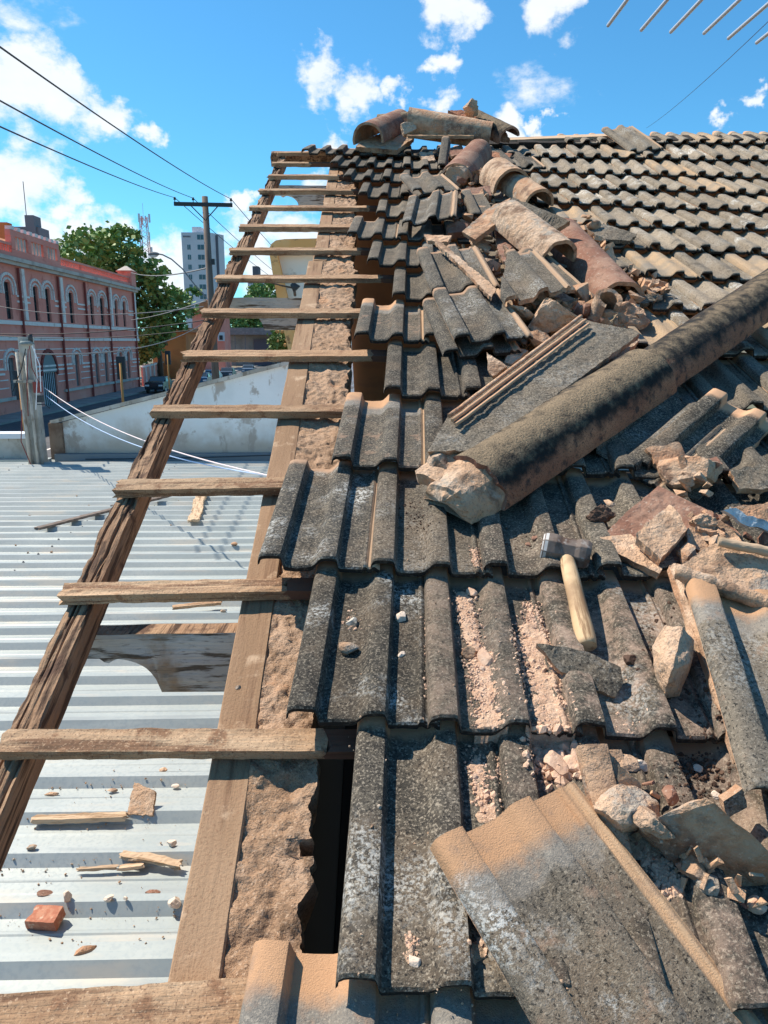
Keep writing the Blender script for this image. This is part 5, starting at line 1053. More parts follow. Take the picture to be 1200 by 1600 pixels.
chunk('tan lump wedged left of the ridge-top tile, above the clay slab', 637, 203, 5.1, (.07, .05, .045), M_TAN, 24, 10)
shard('dark splinter of tile behind the pale lump on the ridge', [(700, 172, 5.3), (722, 172, 5.3), (770, 195, 5.2), (755, 200, 5.15)], .02, M_BARREL, M_CLAY_RED, 25, .006)
shard('black curled shard on the ridge at the far right of the heap', [(760, 180, 5.3), (782, 190, 5.25), (797, 218, 5.1), (775, 214, 5.1)], .025, M_BARREL, M_CLAY_RED, 26, .008)
shard('tan wedge of broken tile under the collar of the ridge tile', [(798, 309, .20), (762, 326, .17), (722, 362, .13), (742, 374, .12), (778, 347, .17)], .02, M_CLAY, M_CLAY, 27, .004)
shard('large dark plate of tile tilted beneath the collared ridge tile', [(801, 308, .21), (891, 345, .19), (852, 369, .13), (778, 347, .165)], .022, M_TILE, M_CLAY, 28, .003)
shard('pink clay lump of tile tucked under the tipped-up loose tile', [(698, 352, .09), (715, 345, .11), (732, 350, .1), (728, 362, .08), (700, 364, .08)], .03, M_CLAY_RED, M_CLAY_RED, 29, .006)
shard('dark flat shard between the tilted ridge tile and the collar', [(718, 296, .10), (766, 290, .11), (768, 305, .09), (722, 308, .08)], .02, M_CLAY_RED, M_CLAY_RED, 30, .004)
shard('ragged orange underside of a broken tile in the middle of the heap', [(742, 428, .10), (772, 448, .10), (800, 470, .09), (800, 494, .07), (768, 516, .06), (748, 470, .085)], .015, M_CLAY, M_CLAY, 31, .006)
shard('long pale splinter of clay lying along the ribbed tile', [(678, 377, .155), (690, 378, .155), (745, 425, .15), (776, 452, .145), (768, 466, .14), (725, 420, .15)], .012, M_TAN, M_CLAY, 32, .005)
shard('reddish clay strip behind the pale block, sloping to the right', [(852, 452, .11), (868, 450, .115), (915, 478, .09), (928, 496, .07), (900, 486, .09)], .014, M_CLAY_RED, M_CLAY, 33, .004)
shard('flat orange shard at the lower right of the ribbed tiles', [(815, 448, .12), (840, 452, .12), (858, 462, .10), (838, 478, .09), (826, 470, .10)], .014, M_CLAY, M_CLAY, 34, .004)
hull('pale broken block of mortar beside the tile strip of the big ridge tiles', [(852, 466, .17), (866, 468, .175), (905, 494, .14), (892, 512, .09), (850, 522, .06), (824, 512, .07), (840, 488, .13), (870, 500, .04), (840, 480, .04)], M_TAN, 35, .007)
hull('smaller tan block just left of the pale broken block', [(800, 476, .13), (822, 480, .13), (834, 494, .11), (828, 505, .06), (805, 505, .05), (790, 497, .07), (792, 486, .10), (810, 490, .03)], M_TAN, 36, .006)
barrel('small round stub of ridge tile standing among the rubble', (938, 498, .07), (952, 466, .15), .045, .042, 0, M_TAN, 300, seed=37, mats=[M_TAN, M_CLAY], name='ridge_tile_stub')
chunk('orange lump of clay under the end of the dark reddish ridge tile', 985, 496, .06, (.075, .06, .05), M_CLAY, 38, 30, facets=8)
chunk('ribbed orange lump right above the big sooty ridge tile', 955, 508, .07, (.075, .045, .045), M_CLAY, 39, -30, amp=.12)
chunk('rounded orange lump beside the edge of the big tile slab', 838, 530, .06, (.042, .04, .035), M_CLAY, 40, 10)
shard('pale narrow strip of broken tile left of the orange lump', [(784, 505, .06), (792, 503, .065), (826, 528, .055), (822, 540, .05)], .014, M_TAN, M_CLAY, 41, .003)
shard('pale triangular shard standing against the tile slab', [(760, 550, .09), (792, 572, .075), (770, 588, .055), (762, 580, .06)], .012, M_TAN, M_CLAY, 42, .003)
shard('dusty shard leaning on the slab above the triangular one', [(800, 540, .075), (825, 548, .075), (800, 570, .055), (788, 566, .055)], .014, M_TAN, M_TAN, 43, .004)
shard('flat dark shard on the roof right of the dark reddish ridge tile', [(905, 352, .07), (945, 350, .08), (995, 366, .07), (985, 376, .06), (930, 372, .06)], .016, M_TILE, M_TILE, 44, .008)
chunk('small pinkish lump on the dark shards of the right slope', 928, 351, .085, (.035, .025, .022), M_CLAY, 45, 20)
shard('grey splintered shard pointing down the right slope', [(888, 362, .07), (905, 360, .07), (932, 392, .05), (918, 398, .05)], .014, M_TILE, M_TILE, 46, .006)
shard('flat broken piece on the right slope above the big ridge tile', [(1000, 440, .075), (1030, 436, .085), (1048, 452, .065), (1010, 458, .055)], .02, M_TAN, M_TILE, 47, .005)
shard('dark curled shard below the flat piece on the right slope', [(978, 462, .065), (1030, 458, .07), (1024, 470, .055), (985, 476, .05)], .018, M_TILE, M_TILE, 48, .006)

# small broken pieces that fill the heap along the stripped hip
def rubble(name, label, line, n, smin, smax, seed, mats):
    rg = random.Random(seed); bm = bmesh.new()
    for q in range(n):
        t = rg.random() * (len(line) - 1); i = min(int(t), len(line) - 2); f = t - i; a, b = line[i], line[i + 1]
        x = a[0] + (b[0] - a[0]) * f + rg.gauss(0, 1) * (a[2] + (b[2] - a[2]) * f); y = a[1] + (b[1] - a[1]) * f + rg.gauss(0, 1) * (a[2] + (b[2] - a[2]) * f) * .45
        u, v = rp(x, y, .06)
        if v > 5.3: continue
        s = smin + (smax - smin) * rg.random() ** 2; M = Matrix.Translation(RF(u, v, .035 + rg.random() * .05 + s * .3)) @ ROOF_ROT.to_4x4() @ Euler((rg.gauss(0, .5), rg.gauss(0, .5), rg.uniform(0, 6.3))).to_matrix().to_4x4()
        flat = rg.random() < .65; dims = (s, s * rg.uniform(.45, .9), .009 if flat else s * rg.uniform(.4, .7)); vs = []
        for k in range(14):
            p = Vec((rg.uniform(-1, 1), rg.uniform(-1, 1), rg.choice((-1, 1)) if flat else rg.uniform(-1, 1))); vs.append(bm.verts.new(M @ Vec((p.x * dims[0], p.y * dims[1], p.z * dims[2]))))
        r = bmesh.ops.convex_hull(bm, input=vs); mi = rg.randrange(len(mats))
        for g_ in r['geom']:
            if isinstance(g_, bmesh.types.BMFace): g_.material_index = mi
        bmesh.ops.delete(bm, geom=[v_ for v_ in vs if v_.is_valid and not v_.link_faces], context='VERTS')
    return tag(obj(name, bm, mats), label, 'rubble', None, 'stuff')
rubble('tile_rubble', 'small broken bits of tile and mortar filling the heap', [(725, 262, 14), (745, 330, 22), (775, 400, 34), (820, 470, 34), (880, 505, 36), (960, 500, 24)], 330, .012, .05, 3, [M_TILE, M_CLAY, M_CLAY_RED, M_TAN, M_CLAY, M_BARREL])
# individual flat shards and slivers that can be told apart in the heap
for lb, poly, th, m1, m2, sd in (
    ('dark sliver of tile slanting across the gap above the stacked pair', [(722, 432, .12), (732, 428, .125), (748, 470, .10), (738, 474, .095)], .012, M_TILE, M_CLAY, 201),
    ('long thin clay-edged strip beside the lower end of the pale tan ridge tile', [(845, 440, .10), (852, 436, .105), (905, 478, .085), (898, 484, .08)], .012, M_CLAY, M_CLAY, 202),
    ('orange wedge of tile pointing left below the tipped-up loose tile', [(662, 366, .13), (706, 368, .135), (700, 378, .13), (668, 376, .125)], .014, M_CLAY, M_CLAY, 203),
    ('brown plate of tile half under the left side of the pale tan ridge tile', [(772, 352, .11), (790, 366, .12), (822, 420, .09), (800, 430, .085), (778, 392, .10)], .014, M_CLAY_RED, M_CLAY, 204),
    ('grey plate of tile with a pale broken edge below the brown plate', [(790, 420, .10), (828, 428, .10), (842, 455, .085), (806, 452, .085)], .014, M_TILE, M_TAN, 205),
    ('tan flake lying right of the small round stub of ridge tile', [(968, 470, .075), (1000, 476, .075), (1010, 492, .06), (978, 490, .06)], .014, M_TAN, M_CLAY, 206),
    ('dark plate of tile lying flat above the reddish ridge tile', [(905, 396, .06), (935, 400, .06), (948, 424, .05), (920, 420, .05)], .014, M_TILE, M_CLAY, 207),
    ('pale shard on edge left of the upright rib at the top of the heap', [(655, 238, 5.0), (676, 236, 5.02), (680, 250, 4.9), (660, 252, 4.9)], .02, M_TAN, M_CLAY, 208),
    ('brown shard lying just below the ridge-top board', [(700, 232, 5.0), (722, 226, 5.05), (726, 240, 4.9), (706, 244, 4.9)], .02, M_CLAY_RED, M_CLAY, 209),
    ('sooty shard under the right end of the ridge heap', [(762, 236, 4.95), (800, 240, 4.95), (792, 252, 4.8), (766, 248, 4.85)], .02, M_BARREL, M_CLAY, 210),
    ('terracotta shard between the dark loose tile and the rough clay lump', [(1010, 700, .08), (1060, 690, .09), (1072, 712, .07), (1028, 728, .06)], .016, M_CLAY, M_CLAY, 211),
    ('dark tile shard at the right edge above the right-hand pile', [(1140, 735, .07), (1210, 720, .08), (1210, 760, .06), (1155, 766, .055)], .016, M_TILE, M_CLAY, 212)):
    shard(lb, poly, th, m1, m2, sd, .006)
rubble('edge_rubble', 'splinters of tile strewn beside the reddish ridge tile and down the right side', [(890, 340, 12), (930, 400, 14), (990, 460, 18), (1040, 450, 14)], 90, .01, .04, 4, [M_TILE, M_TILE, M_CLAY, M_TAN])
rubble('pile_rubble', 'broken bits among the slabs of the right-hand pile', [(1080, 750, 25), (1110, 820, 26), (1090, 870, 25), (1160, 860, 30)], 90, .008, .03, 5, [M_TAN, M_CLAY, M_CLAY_RED, M_CLAY])
rubble('lower_rubble', 'broken bits of mortar around the large wedge', [(975, 1215, 20), (1010, 1300, 16), (1090, 1370, 26), (1170, 1400, 24)], 60, .003, .011, 6, [M_TAN, M_CLAY, M_CLAY_RED, M_TILE])
# ---- right-hand pile
chunk('rough clay lump jutting from under the big sooty ridge tiles', 1082, 734, .07, (.075, .065, .05), M_CLAY, 51, -30, (10, 0), facets=9, amp=.05)
shard('brown slab of tile lying flat right of the hammer, its corner towards the hammer', [(1028, 758, .085), (1092, 790, .085), (1140, 812, .085), (1165, 850, .07), (1110, 880, .06), (1030, 894, .055), (935, 846, .055), (945, 832, .06)], .017, M_CLAY_RED, M_CLAY, 52, .003)
shard('tan tile end with a worn orange corner at the near side of the brown slab', [(938, 838, .066), (985, 835, .068), (1005, 850, .068), (1042, 880, .066), (1030, 897, .062), (936, 851, .062)], .014, M_TAN, M_CLAY, 53, .002)
shard('tan triangular clay shard lying on top of the brown slab', [(1046, 788, .11), (1062, 803, .11), (1074, 826, .105), (1055, 850, .095), (1032, 874, .085), (998, 842, .095), (994, 834, .10)], .022, M_TAN, M_CLAY, 54, .004)
chunk('small pale crumbly lump beside the triangular shard', 1100, 818, .095, (.032, .02, .018), M_TAN, 55, 20, amp=.15)
shard('dark-sooted tan piece of tile right of the triangular shard', [(1075, 825, .09), (1125, 812, .09), (1158, 838, .08), (1100, 862, .075), (1075, 850, .08)], .018, M_TAN, M_CLAY, 56, .004)
shard('broken cement-edged tile on the right margin, its edge pale blue-grey', [(1140, 792, .12), (1215, 785, .13), (1225, 830, .10), (1185, 815, .11), (1160, 806, .11)], .02, M_CLAY, M_BLUECHALK, 57, .005)
shard('pale blue-grey broken edge of cement on the right margin', [(1130, 797, .125), (1150, 793, .13), (1168, 806, .12), (1215, 820, .11), (1215, 833, .10), (1165, 820, .105)], .022, M_BLUECHALK, M_BLUECHALK, 58, .005)
shard('big upturned tile with pale dusty rib running off the right side', [(1060, 888, .105), (1110, 850, .125), (1150, 846, .13), (1240, 880, .12), (1240, 950, .085), (1200, 955, .09), (1120, 915, .10)], .02, M_TAN, M_CLAY, 59, .003)
bm = bmesh.new(); A, B = pt(1056, 893, .115), pt(1230, 955, .10); tube(bm, [A.lerp(B, k / 30) + N_ * .003 * nz((k * .4, 0, 0), 1) for k in range(31)], [.014 + .003 * nz((k * .5, 2, 0), 1) for k in range(31)], 9); adopt(obj('tile_rib', bm, M_TAN), [o for o in C.objects if o.get('label', '').startswith('big upturned tile')][0])
bm = bmesh.new(); A, B = pt(1122, 846, .14), pt(1230, 868, .135); tube(bm, [A.lerp(B, k / 20) + N_ * .002 * nz((k * .4, 5, 0), 1) for k in range(21)], .009, 8); adopt(obj('tile_rib', bm, M_STICK), [o for o in C.objects if o.get('label', '').startswith('big upturned tile')][0])
hull('upright angular rock-like chunk of mortar on the narrow tile strip', [(1040, 976, .11), (1068, 982, .12), (1084, 1000, .10), (1082, 1030, .09), (1062, 1088, .05), (1034, 1090, .05), (1021, 1040, .075), (1022, 1010, .09), (1050, 1050, .115), (1030, 1000, .04), (1075, 1010, .04)], M_TAN, 60)
shard('dark leaf-shaped flake of tile below the hammer handle', [(838, 1006, .075), (858, 1008, .08), (915, 1018, .075), (970, 1042, .07), (974, 1066, .062), (962, 1088, .055), (915, 1070, .06), (868, 1042, .066)], .012, M_TILE, M_CLAY, 61, .003)
chunk('dark clod of earth in the shade above the hammer', 940, 803, .06, (.034, .028, .02), M_CLOD, 62, 10, amp=.14)
chunk('small rust-orange leaf-like fragment beside the dark clod', 951, 785, .065, (.012, .016, .006), M_CLAY, 63, 10, amp=.1, sub=3)

# ---- bottom right rubble
loose_tile('short broken tile end standing out of the rubble, orange inside', (915, 1250, .055), (900, 1172, .075), 0, 64, ((.075, .2, 1, .05), (.0, .15, 0, -1), (.0, .19, -1, .0)), (.5, .2, .2), [M_TAN, M_CLAY], name='tile_piece', cat='tile shard', anchor=1)
shard('orange clay shard with a rounded top above the big loose tile', [(912, 1178, .075), (962, 1182, .075), (964, 1215, .07), (952, 1262, .06), (935, 1250, .06), (912, 1200, .07)], .02, M_TAN, M_CLAY, 65, .004)
shard('thin grey plate leaning between the orange shard and the cone-shaped chunk', [(968, 1198, .10), (1000, 1222, .085), (1002, 1236, .075), (968, 1256, .06)], .008, M_TAN, M_TILE, 66, .004)
chunk('small pale flake beside the thin grey plate', 980, 1190, .065, (.016, .018, .006), M_TAN, 67, 10, sub=3)
chunk('rounded yellowish chunk beside the ribbed edge of the big loose tile', 980, 1272, .075, (.046, .036, .034), M_TAN, 68, 20, (15, 0), facets=7, amp=.07)
hull('large wedge of mortared tile with a dark face, at the right edge', [(996, 1292, .085), (1055, 1266, .115), (1106, 1246, .15), (1118, 1254, .15), (1205, 1335, .10), (1200, 1382, .045), (1135, 1390, .025), (1090, 1368, .035), (1035, 1338, .055), (1004, 1305, .03), (1100, 1272, .03), (1190, 1340, .02)], M_CLAY, 69)
chunk('knobbly tan lump of mortar joined to the left end of the large wedge', 1018, 1288, .09, (.03, .022, .022), M_TAN, 70, -30, amp=.1)
chunk('small tan stub of mortar under the large wedge', 1108, 1380, .06, (.016, .018, .018), M_TAN, 71, 0, sub=3)
chunk('brown rod-like lump behind the small stub', 1085, 1358, .06, (.02, .034, .016), M_CLAY, 72, 25, sub=3)
chunk('pale pink mortar crumb in the shade at the lower right', 1185, 1415, .05, (.014, .012, .01), M_CRUMB, 73, 0, sub=3)
chunk('dark angular stone on the rib above the large wedge', 1048, 1243, .065, (.014, .014, .012), M_CLAY_RED, 74, 0, sub=3)
shard('dark upright sliver of tile behind the large wedge', [(1130, 1252, .08), (1160, 1232, .095), (1168, 1262, .07), (1138, 1278, .06)], .014, M_TILE, M_CLAY, 75, .003)

# ---- what the tiles carry: stones and crumbs of mortar
M_PALE = material('pale_mortar', (0.62, 0.50, 0.40), [dict(scale=90, lo=0.45, hi=0.65, color=(0.70, 0.60, 0.50), detail=6)], bumps=((250, 0.7, 6, 0.002),))
def surf_h(u, v):
    s_, t_ = uv2st(u, v)
    for k in range(14, -3, -1):
        if s_ < LEFT[k]: continue
        tv = TAILV[k]
        if t_ >= tv and t_ < tv + TL:
            x = (s_ - LEFT[k]) % PITCHU; z = 0
            for (a, za), (b, zb) in zip(PROF, PROF[1:]):
                if a <= x <= b: z = za + (zb - za) * (x - a) / (b - a); break
            return sag(u, v) + TT + RISE * (1 - (t_ - tv) / GA) + z
    return .02
def on_tile(px, py):
    h = .03
    for _ in range(6): u, v = rp(px, py, h); h = .5 * h + .5 * surf_h(u, v)
    return u, v, surf_h(u, v)
ICO = []
for s in range(6):
    bm = bmesh.new(); bmesh.ops.create_icosphere(bm, subdivisions=1, radius=1)
    r_ = random.Random(s)
    for v in bm.verts: v.co *= r_.uniform(.6, 1.15)
    ICO.append(([v.co.copy() for v in bm.verts], [[v.index for v in f.verts] for f in bm.faces])); bm.free()
def scatter(name, pts, m, label, cat):
    V, Fs = [], []; rg = random.Random(5)
    for p, s in pts:
        vv, ff = rg.choice(ICO); b = len(V); rt_ = Euler((rg.uniform(0, 6), rg.uniform(0, 6), rg.uniform(0, 6))).to_matrix(); sc_ = Vec((rg.uniform(.7, 1.3), rg.uniform(.7, 1.3), rg.uniform(.6, 1)))
        V += [p + rt_ @ Vec((q.x * sc_.x, q.y * sc_.y, q.z * sc_.z)) * s for q in vv]; Fs += [[b + i for i in f] for f in ff]
    me = bpy.data.meshes.new(name); me.from_pydata(V, [], Fs); me.materials.append(m); o = bpy.data.objects.new(name, me); C.objects.link(o); return tag(o, label, cat, None, 'stuff')
rg = random.Random(21); PTS = []
def trail(pts, wid, n, smin, smax, out=PTS):
    for _ in range(n):
        t = rg.random() * (len(pts) - 1); i = min(int(t), len(pts) - 2); f = t - i; x = pts[i][0] + (pts[i + 1][0] - pts[i][0]) * f + max(-2.2, min(2.2, rg.gauss(0, 1))) * wid * .5; y = pts[i][1] + (pts[i + 1][1] - pts[i][1]) * f + rg.gauss(0, wid * .4)
        u, v, h = on_tile(x, y); s = smin + (smax - smin) * rg.random() ** 3; out.append((RF(u, v, h + s * .35), s))
trail([(722, 930), (735, 985), (748, 1045)], 20, 700, .0007, .0036); trail([(738, 930), (748, 1000), (755, 1040)], 14, 40, .002, .006)
trail([(752, 1030), (762, 1080), (770, 1128)], 30, 1400, .0007, .0036); trail([(752, 1030), (765, 1080), (772, 1125)], 30, 60, .002, .006)
trail([(828, 945), (838, 985)], 16, 700, .0007, .0035); trail([(835, 990), (850, 1050), (866, 1128)], 36, 2400, .0007, .004); trail([(835, 1000), (855, 1060), (868, 1120)], 38, 160, .002, .0065)
trail([(748, 1180), (754, 1225), (762, 1275)], 22, 1100, .0007, .004); trail([(745, 1190), (762, 1275)], 24, 70, .002, .007); trail([(776, 1185), (784, 1225)], 10, 500, .0007, .0035)
trail([(852, 1172), (880, 1195)], 36, 500, .002, .009); trail([(868, 1180), (885, 1210)], 26, 110, .005, .013); trail([(850, 1170), (885, 1205)], 34, 900, .0008, .004)
trail([(1000, 1320), (1030, 1355), (1052, 1392)], 20, 900, .001, .006); trail([(960, 1120), (985, 1135)], 26, 500, .0008, .004); trail([(975, 1075), (990, 1110)], 26, 300, .0007, .0035)
trail([(706, 735), (735, 770), (760, 850)], 14, 90, .001, .003); trail([(742, 860), (748, 885)], 9, 260, .0007, .003); trail([(640, 1465), (645, 1500)], 12, 420, .0007, .004); trail([(742, 1475), (748, 1500)], 12, 200, .001, .006)
trail([(545, 965), (552, 985)], 14, 60, .0015, .004); trail([(662, 965), (664, 1000), (663, 1050), (664, 1098)], 4, 90, .001, .0042)
def dust(trails):
    bm = bmesh.new()
    for pts, wid, A in trails:
        P = [Vec((*on_tile(x, y)[:2], 0)) for x, y in pts]; W = wid * .0009
        u0, u1 = min(p.x for p in P) - W * 1.3, max(p.x for p in P) + W * 1.3; v0, v1 = min(p.y for p in P) - W, max(p.y for p in P) + W; st = .0032
        nu, nv = int((u1 - u0) / st), int((v1 - v0) / st); g = {}
        for i in range(nu + 1):
            for j in range(nv + 1):
                q = Vec((u0 + st * i, v0 + st * j, 0)); d = 9
                for a, b in zip(P, P[1:]):
                    ab = b - a; t = max(0, min(1, (q - a).dot(ab) / ab.length_squared)); d = min(d, (q - a - ab * t).length / W)
                k = 1 - d * d + .9 * nz(q, 45, 2) + .6 * nz(q, 120, 4)
                if k > -.35: g[i, j] = bm.verts.new(RF(q.x, q.y, surf_h(q.x, q.y) - .0012 + A * min(k, 1.1) + .0012 * nz(q, 300, 6) * max(0, k)))
        for (i, j) in list(g):
            f = [g.get(k) for k in ((i, j), (i + 1, j), (i + 1, j + 1), (i, j + 1))]
            if all(f): bm.faces.new(f).smooth = True
    return tag(obj('mortar_dust', bm, M_DUST), 'fine pinkish mortar dust drifted in the tile pans', 'dust', None, 'stuff')
dust([([(722, 930), (735, 985), (748, 1045)], 15, .0028), ([(752, 1030), (762, 1080), (770, 1130)], 26, .004), ([(828, 945), (838, 985)], 11, .003), ([(835, 990), (850, 1050), (866, 1130)], 34, .0055), ([(748, 1180), (754, 1225), (762, 1275)], 22, .004), ([(776, 1185), (784, 1225)], 9, .003),
      ([(850, 1172), (885, 1205)], 28, .004), ([(1005, 1325), (1030, 1355), (1050, 1390)], 16, .004), ([(960, 1115), (990, 1135)], 20, .003), ([(975, 1075), (990, 1110)], 18, .002), ([(742, 860), (748, 885)], 8, .002), ([(640, 1465), (645, 1500)], 11, .0025), ([(742, 1478), (748, 1500)], 11, .003)])
scatter('mortar_crumbs', PTS, M_CRUMB, 'pinkish crumbled mortar lying in the tile pans', 'rubble')
SOIL = []
trail([(1010, 960), (1030, 1010), (1060, 1080), (1110, 1140)], 40, 500, .0012, .006, SOIL); trail([(1100, 1190), (1090, 1230)], 50, 260, .0012, .005, SOIL); trail([(645, 780), (660, 830)], 26, 150, .001, .0035, SOIL); trail([(820, 780), (830, 860)], 40, 120, .0012, .004, SOIL)
scatter('soil_crumbs', SOIL, M_CLOD, 'dark soil and lichen crumbs in the tile pans', 'soil')
GRIT = []
for _ in range(700):
    x, y = rg.uniform(430, 1190), rg.uniform(600, 1590); u, v, h = on_tile(x, y)
    if u > -.03: s = .0008 + .0028 * rg.random() ** 4; GRIT.append((RF(u, v, h + s * .3), s))
scatter('loose_grit', GRIT, M_TAN, 'fine grit sprinkled over the tiles', 'grit')
def stone(label, x, y, s, m, seed, sq=(1, 1, .7), name='pebble', cat='mortar lump', group=None):
    u, v, h = on_tile(x, y); M = roofM(u, v, h + s * sq[2] * .5) @ Matrix.Rotation(seed * 1.3, 4, 'Z'); o = obj(name, chunk_bm((s * sq[0], s * sq[1], s * sq[2]), seed, 7, .05, 3), m, None, M); return tag(o, label, cat, group)
stone('white triangular chip in the pan of the third row of tiles', 627, 967, .015, M_PALE, 81, (1, .8, .6), 'mortar_chip', 'mortar chip'); stone('larger wedge-shaped tan chip on the whitish tile near the left edge', 543, 1018, .019, M_TAN, 82, (1.1, .7, .6), 'mortar_chip', 'mortar chip')
stone('grey crumbly lump above the wedge-shaped chip', 550, 975, .012, M_CONC, 83); stone('small pale splinter standing right of the wedge-shaped chip', 628, 1024, .008, M_PALE, 84, (.6, 1.2, .6), 'mortar_chip', 'mortar chip')
stone('round grey-pink lump at the left of the mortar heap', 731, 1022, .013, M_TAN, 85); stone('large pink lump on the mortar trail in the third row', 760, 1033, .018, M_CRUMB, 86, (1.2, .8, .7)); stone('pink lump at the top of the mortar trail in the third row', 738, 927, .012, M_CRUMB, 87)
stone('yellowish oval pebble near the bottom tile edge', 642, 1492, .0115, M_TAN, 88, (1.1, .6, .5)); stone('pale round pebble touching the yellowish oval one', 646, 1504, .0085, M_PALE, 89); stone('dark-shadowed lump beside the left edge of the big loose tile', 745, 1490, .0115, M_TAN, 90)
stone('white pebble near the top of the rubble at the right', 1090, 1202, .0075, M_PALE, 91); stone('second white pebble, just above the large wedge', 1118, 1244, .0075, M_PALE, 92); stone('pale oblong stone beside the thin grey plate', 998, 1200, .014, M_PALE, 93, (.7, 1.1, .6)); stone('white crumb on the upper part of the right-hand loose tile', 1106, 990, .006, M_PALE, 94)
stone('brown clod on the rib right of the dark flake', 985, 1035, .014, M_CLOD, 95); stone('little dark stone in the shade above the hammer head', 836, 843, .0075, M_CLAY_RED, 96); stone('pair-mate dark stone nearest the hammer head', 825, 852, .006, M_CLAY_RED, 97)
stone('broad pink lump at the top of the lower mortar heap', 868, 1200, .022, M_CRUMB, 98, (1.2, .8, .7)); stone('squarish pink lump right of the broad one', 893, 1195, .017, M_CRUMB, 99)
u, v = rp(372, 1078, -.02); stone('tiny tan pebble on the barge board near the middle batten', 372, 1075, .005, M_TAN, 100)

# ---- things lying on the metal roof
def mp_(x, y, dz=.0): return gp(x, y, MZ + dz)
def metal_h(y):
    f = (y - .03) % P
    for (a, za), (b, zb) in zip(((0, 0), (.128, 0), (.160, .036), (.194, .036), (.228, 0)), ((.128, 0), (.160, .036), (.194, .036), (.228, 0), (.25, 0))):
        if a <= f <= b: return za + (zb - za) * (f - a) / (b - a)
    return 0
def mchunk(label, x, y, size, m, seed, rz=0, dz=0.0, name='mortar_chunk', cat='mortar chunk', group=None, facets=8, amp=.05, sub=3):
    p = mp_(x, y, .01); p = Vec((p.x, p.y, MZ + metal_h(p.y) + .006 + size[2] * .5 + dz)); o = obj(name, chunk_bm(size, seed, facets, amp, sub), m, None, Matrix.Translation(p) @ Matrix.Rotation(R(rz), 4, 'Z')); return tag(o, label, cat, group)
bm = bmesh.new(); box(bm, (0, 0, 0), (.098, .062, .04)); bmesh.ops.subdivide_edges(bm, edges=bm.edges[:], cuts=7, use_grid_fill=True)
for v in bm.verts:
    if v.co.x < -.045: v.co.x += .014 * nz(v.co, 40, 3) + .25 * v.co.y
    v.co += Vec((nz(v.co, 60, 1), nz(v.co, 60, 2), nz(v.co, 60, 3))) * .0022 - v.co * .03 * (v.co.length / .06) ** 4
tag(obj('brick_fragment', bm, M_BRICK, None, Matrix.Translation(mp_(72, 1434, .03)) @ Euler((R(12), R(-4), R(-9))).to_matrix().to_4x4()), 'red brick fragment on the metal roof near the bottom left', 'brick')
mchunk('pale chunk of mortar right of the red brick fragment', 107, 1417, (.018, .02, .02), M_PALE, 102); mchunk('cream lump on the metal roof, middle of the lowest trough', 172, 1418, (.02, .016, .013), M_PALE, 103); mchunk('small cream lump right of the middle one', 198, 1419, (.01, .009, .009), M_PALE, 104); mchunk('pale mortar chunk against the barge board on the metal roof', 273, 1422, (.024, .026, .022), M_PALE, 105)
mchunk('brown flat chip behind the red brick fragment', 70, 1408, (.03, .014, .01), M_CLAY_RED, 106); mchunk('brown chip in the trough by the barge board', 238, 1400, (.03, .014, .012), M_CLAY_RED, 107); mchunk('brown splinter of tile in the last trough before the bottom batten', 133, 1498, (.04, .016, .012), M_CLAY, 108, 25); mchunk('oval tan chip below the first bare batten, at far left', 52, 1338, (.022, .012, .01), M_TAN, 109)
mchunk('flat pale chip in the trough below the first bare batten', 80, 1240, (.035, .012, .008), M_TAN, 110); mchunk('second flat pale chip, right of the first in the same trough', 175, 1235, (.025, .012, .008), M_TAN, 111); mchunk('brown crumb near the barge board below the first bare batten', 255, 1211, (.02, .014, .014), M_CLAY, 112); mchunk('light chip right of the brown crumb', 275, 1228, (.02, .012, .008), M_PALE, 113)
p = mp_(195, 1245, .03); A, B, C_, D_ = [mp_(x, y, z) for x, y, z in ((198, 1272, .03), (238, 1274, .03), (243, 1236, .09), (210, 1222, .10))]
def wshard(label, P, th, m, seed, name='tile_shard', cat='tile shard'):
    global pt
    keep = pt; it = iter(P); pt = lambda *a: next(it)
    o = shard(label, [(0, 0, 0)] * len(P), th, m, m, seed, .006, name, cat); pt = keep; return o
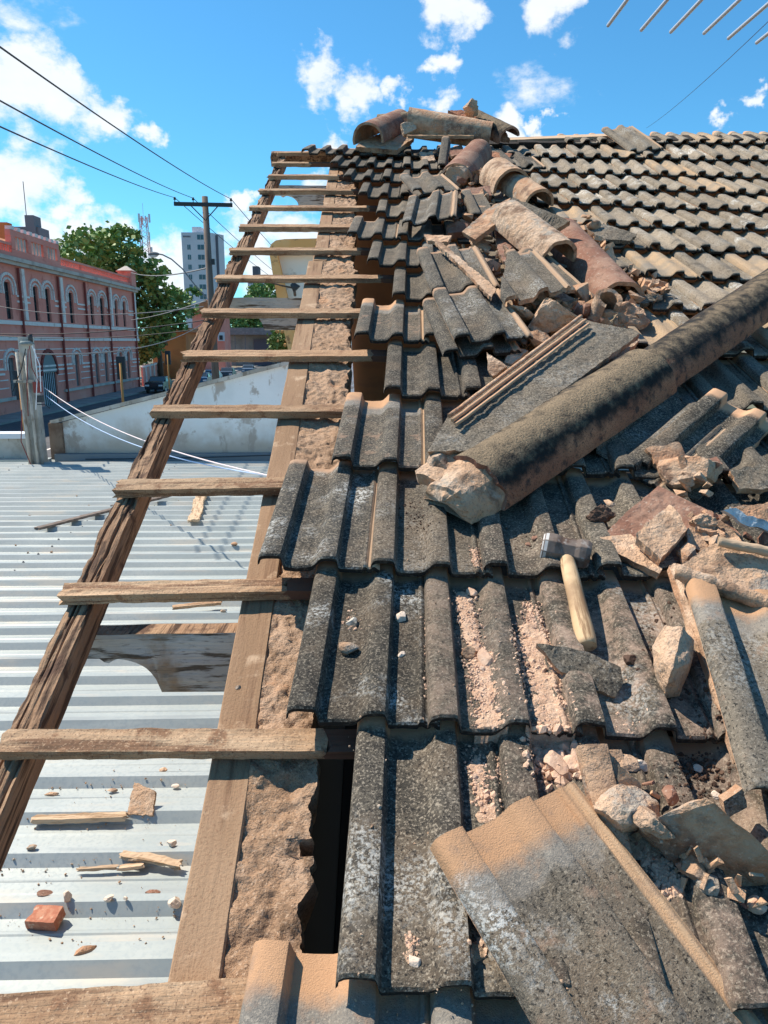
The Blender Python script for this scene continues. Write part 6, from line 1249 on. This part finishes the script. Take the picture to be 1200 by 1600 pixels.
wshard('tan piece of tile propped up on the metal roof', [A, B, C_, D_], .018, M_TAN, 114)
stick('long brown broken lath on the metal roof beside the propped tile', mp_(55, 1280, .03), mp_(197, 1275, .035), .035, .02, M_STICK, 115, True)
stick('pale splintered lath near the barge board', mp_(190, 1335, .035), mp_(282, 1352, .03), .035, .014, M_STICK, 116, True, .006); stick('thin yellow stick under the pale splintered lath', mp_(122, 1358, .022), mp_(182, 1355, .022), .014, .012, M_STICK, 117, True); stick('short pale stick beside the splintered lath', mp_(185, 1356, .02), mp_(222, 1352, .025), .02, .012, M_STICK, 118, True)
mchunk('whitish lump above the pale splintered lath', 268, 1330, (.022, .016, .014), M_PALE, 119)
stick('long thin plank lying across the far part of the metal roof', mp_(57, 826, .06), mp_(272, 772, .08), .07, .025, M_POLEW, 120, True, name='plank', cat='plank'); stick('rotten split piece of bark-like timber on the far metal roof', mp_(302, 815, .06), mp_(316, 768, .06), .11, .03, M_STICK, 121, True, .014, name='timber_piece')
stick('orange-brown lath on the metal roof just behind the third batten', mp_(270, 949, .05), mp_(345, 941, .06), .05, .02, M_BATTEN, 122, True); mchunk('small brown chip on the metal roof beyond the third batten', 367, 857, (.035, .03, .02), M_CLAY, 123); mchunk('brown offcut on the metal roof right of the orange-brown lath', 350, 962, (.03, .012, .01), M_CLAY, 124)
CH = []
for _ in range(3600):
    x, y = rg.uniform(0, 300), rg.uniform(1170, 1500); p = mp_(x, y); f = ((p.y - .03) % P) / P
    if p.x < -.36 and f < .60 and rg.random() < .12 + .9 * max(0, (f - .33) / .2) ** 2 * (1 if nz(p, 5) > -.1 else .2): s = .0008 + .005 * rg.random() ** 6; CH.append((Vec((p.x, p.y, MZ + metal_h(p.y) + s * .5 + .004)), s))
for _ in range(120):
    x, y = rg.uniform(20, 400), rg.uniform(745, 900); p = mp_(x, y); s = .003 + .012 * rg.random() ** 4; CH.append((Vec((p.x, p.y, MZ + s * .4 + .004)), s))
scatter('roof_dust_crumbs', CH, M_TAN, 'tan dust and crumbs in the troughs of the metal roof', 'rubble')
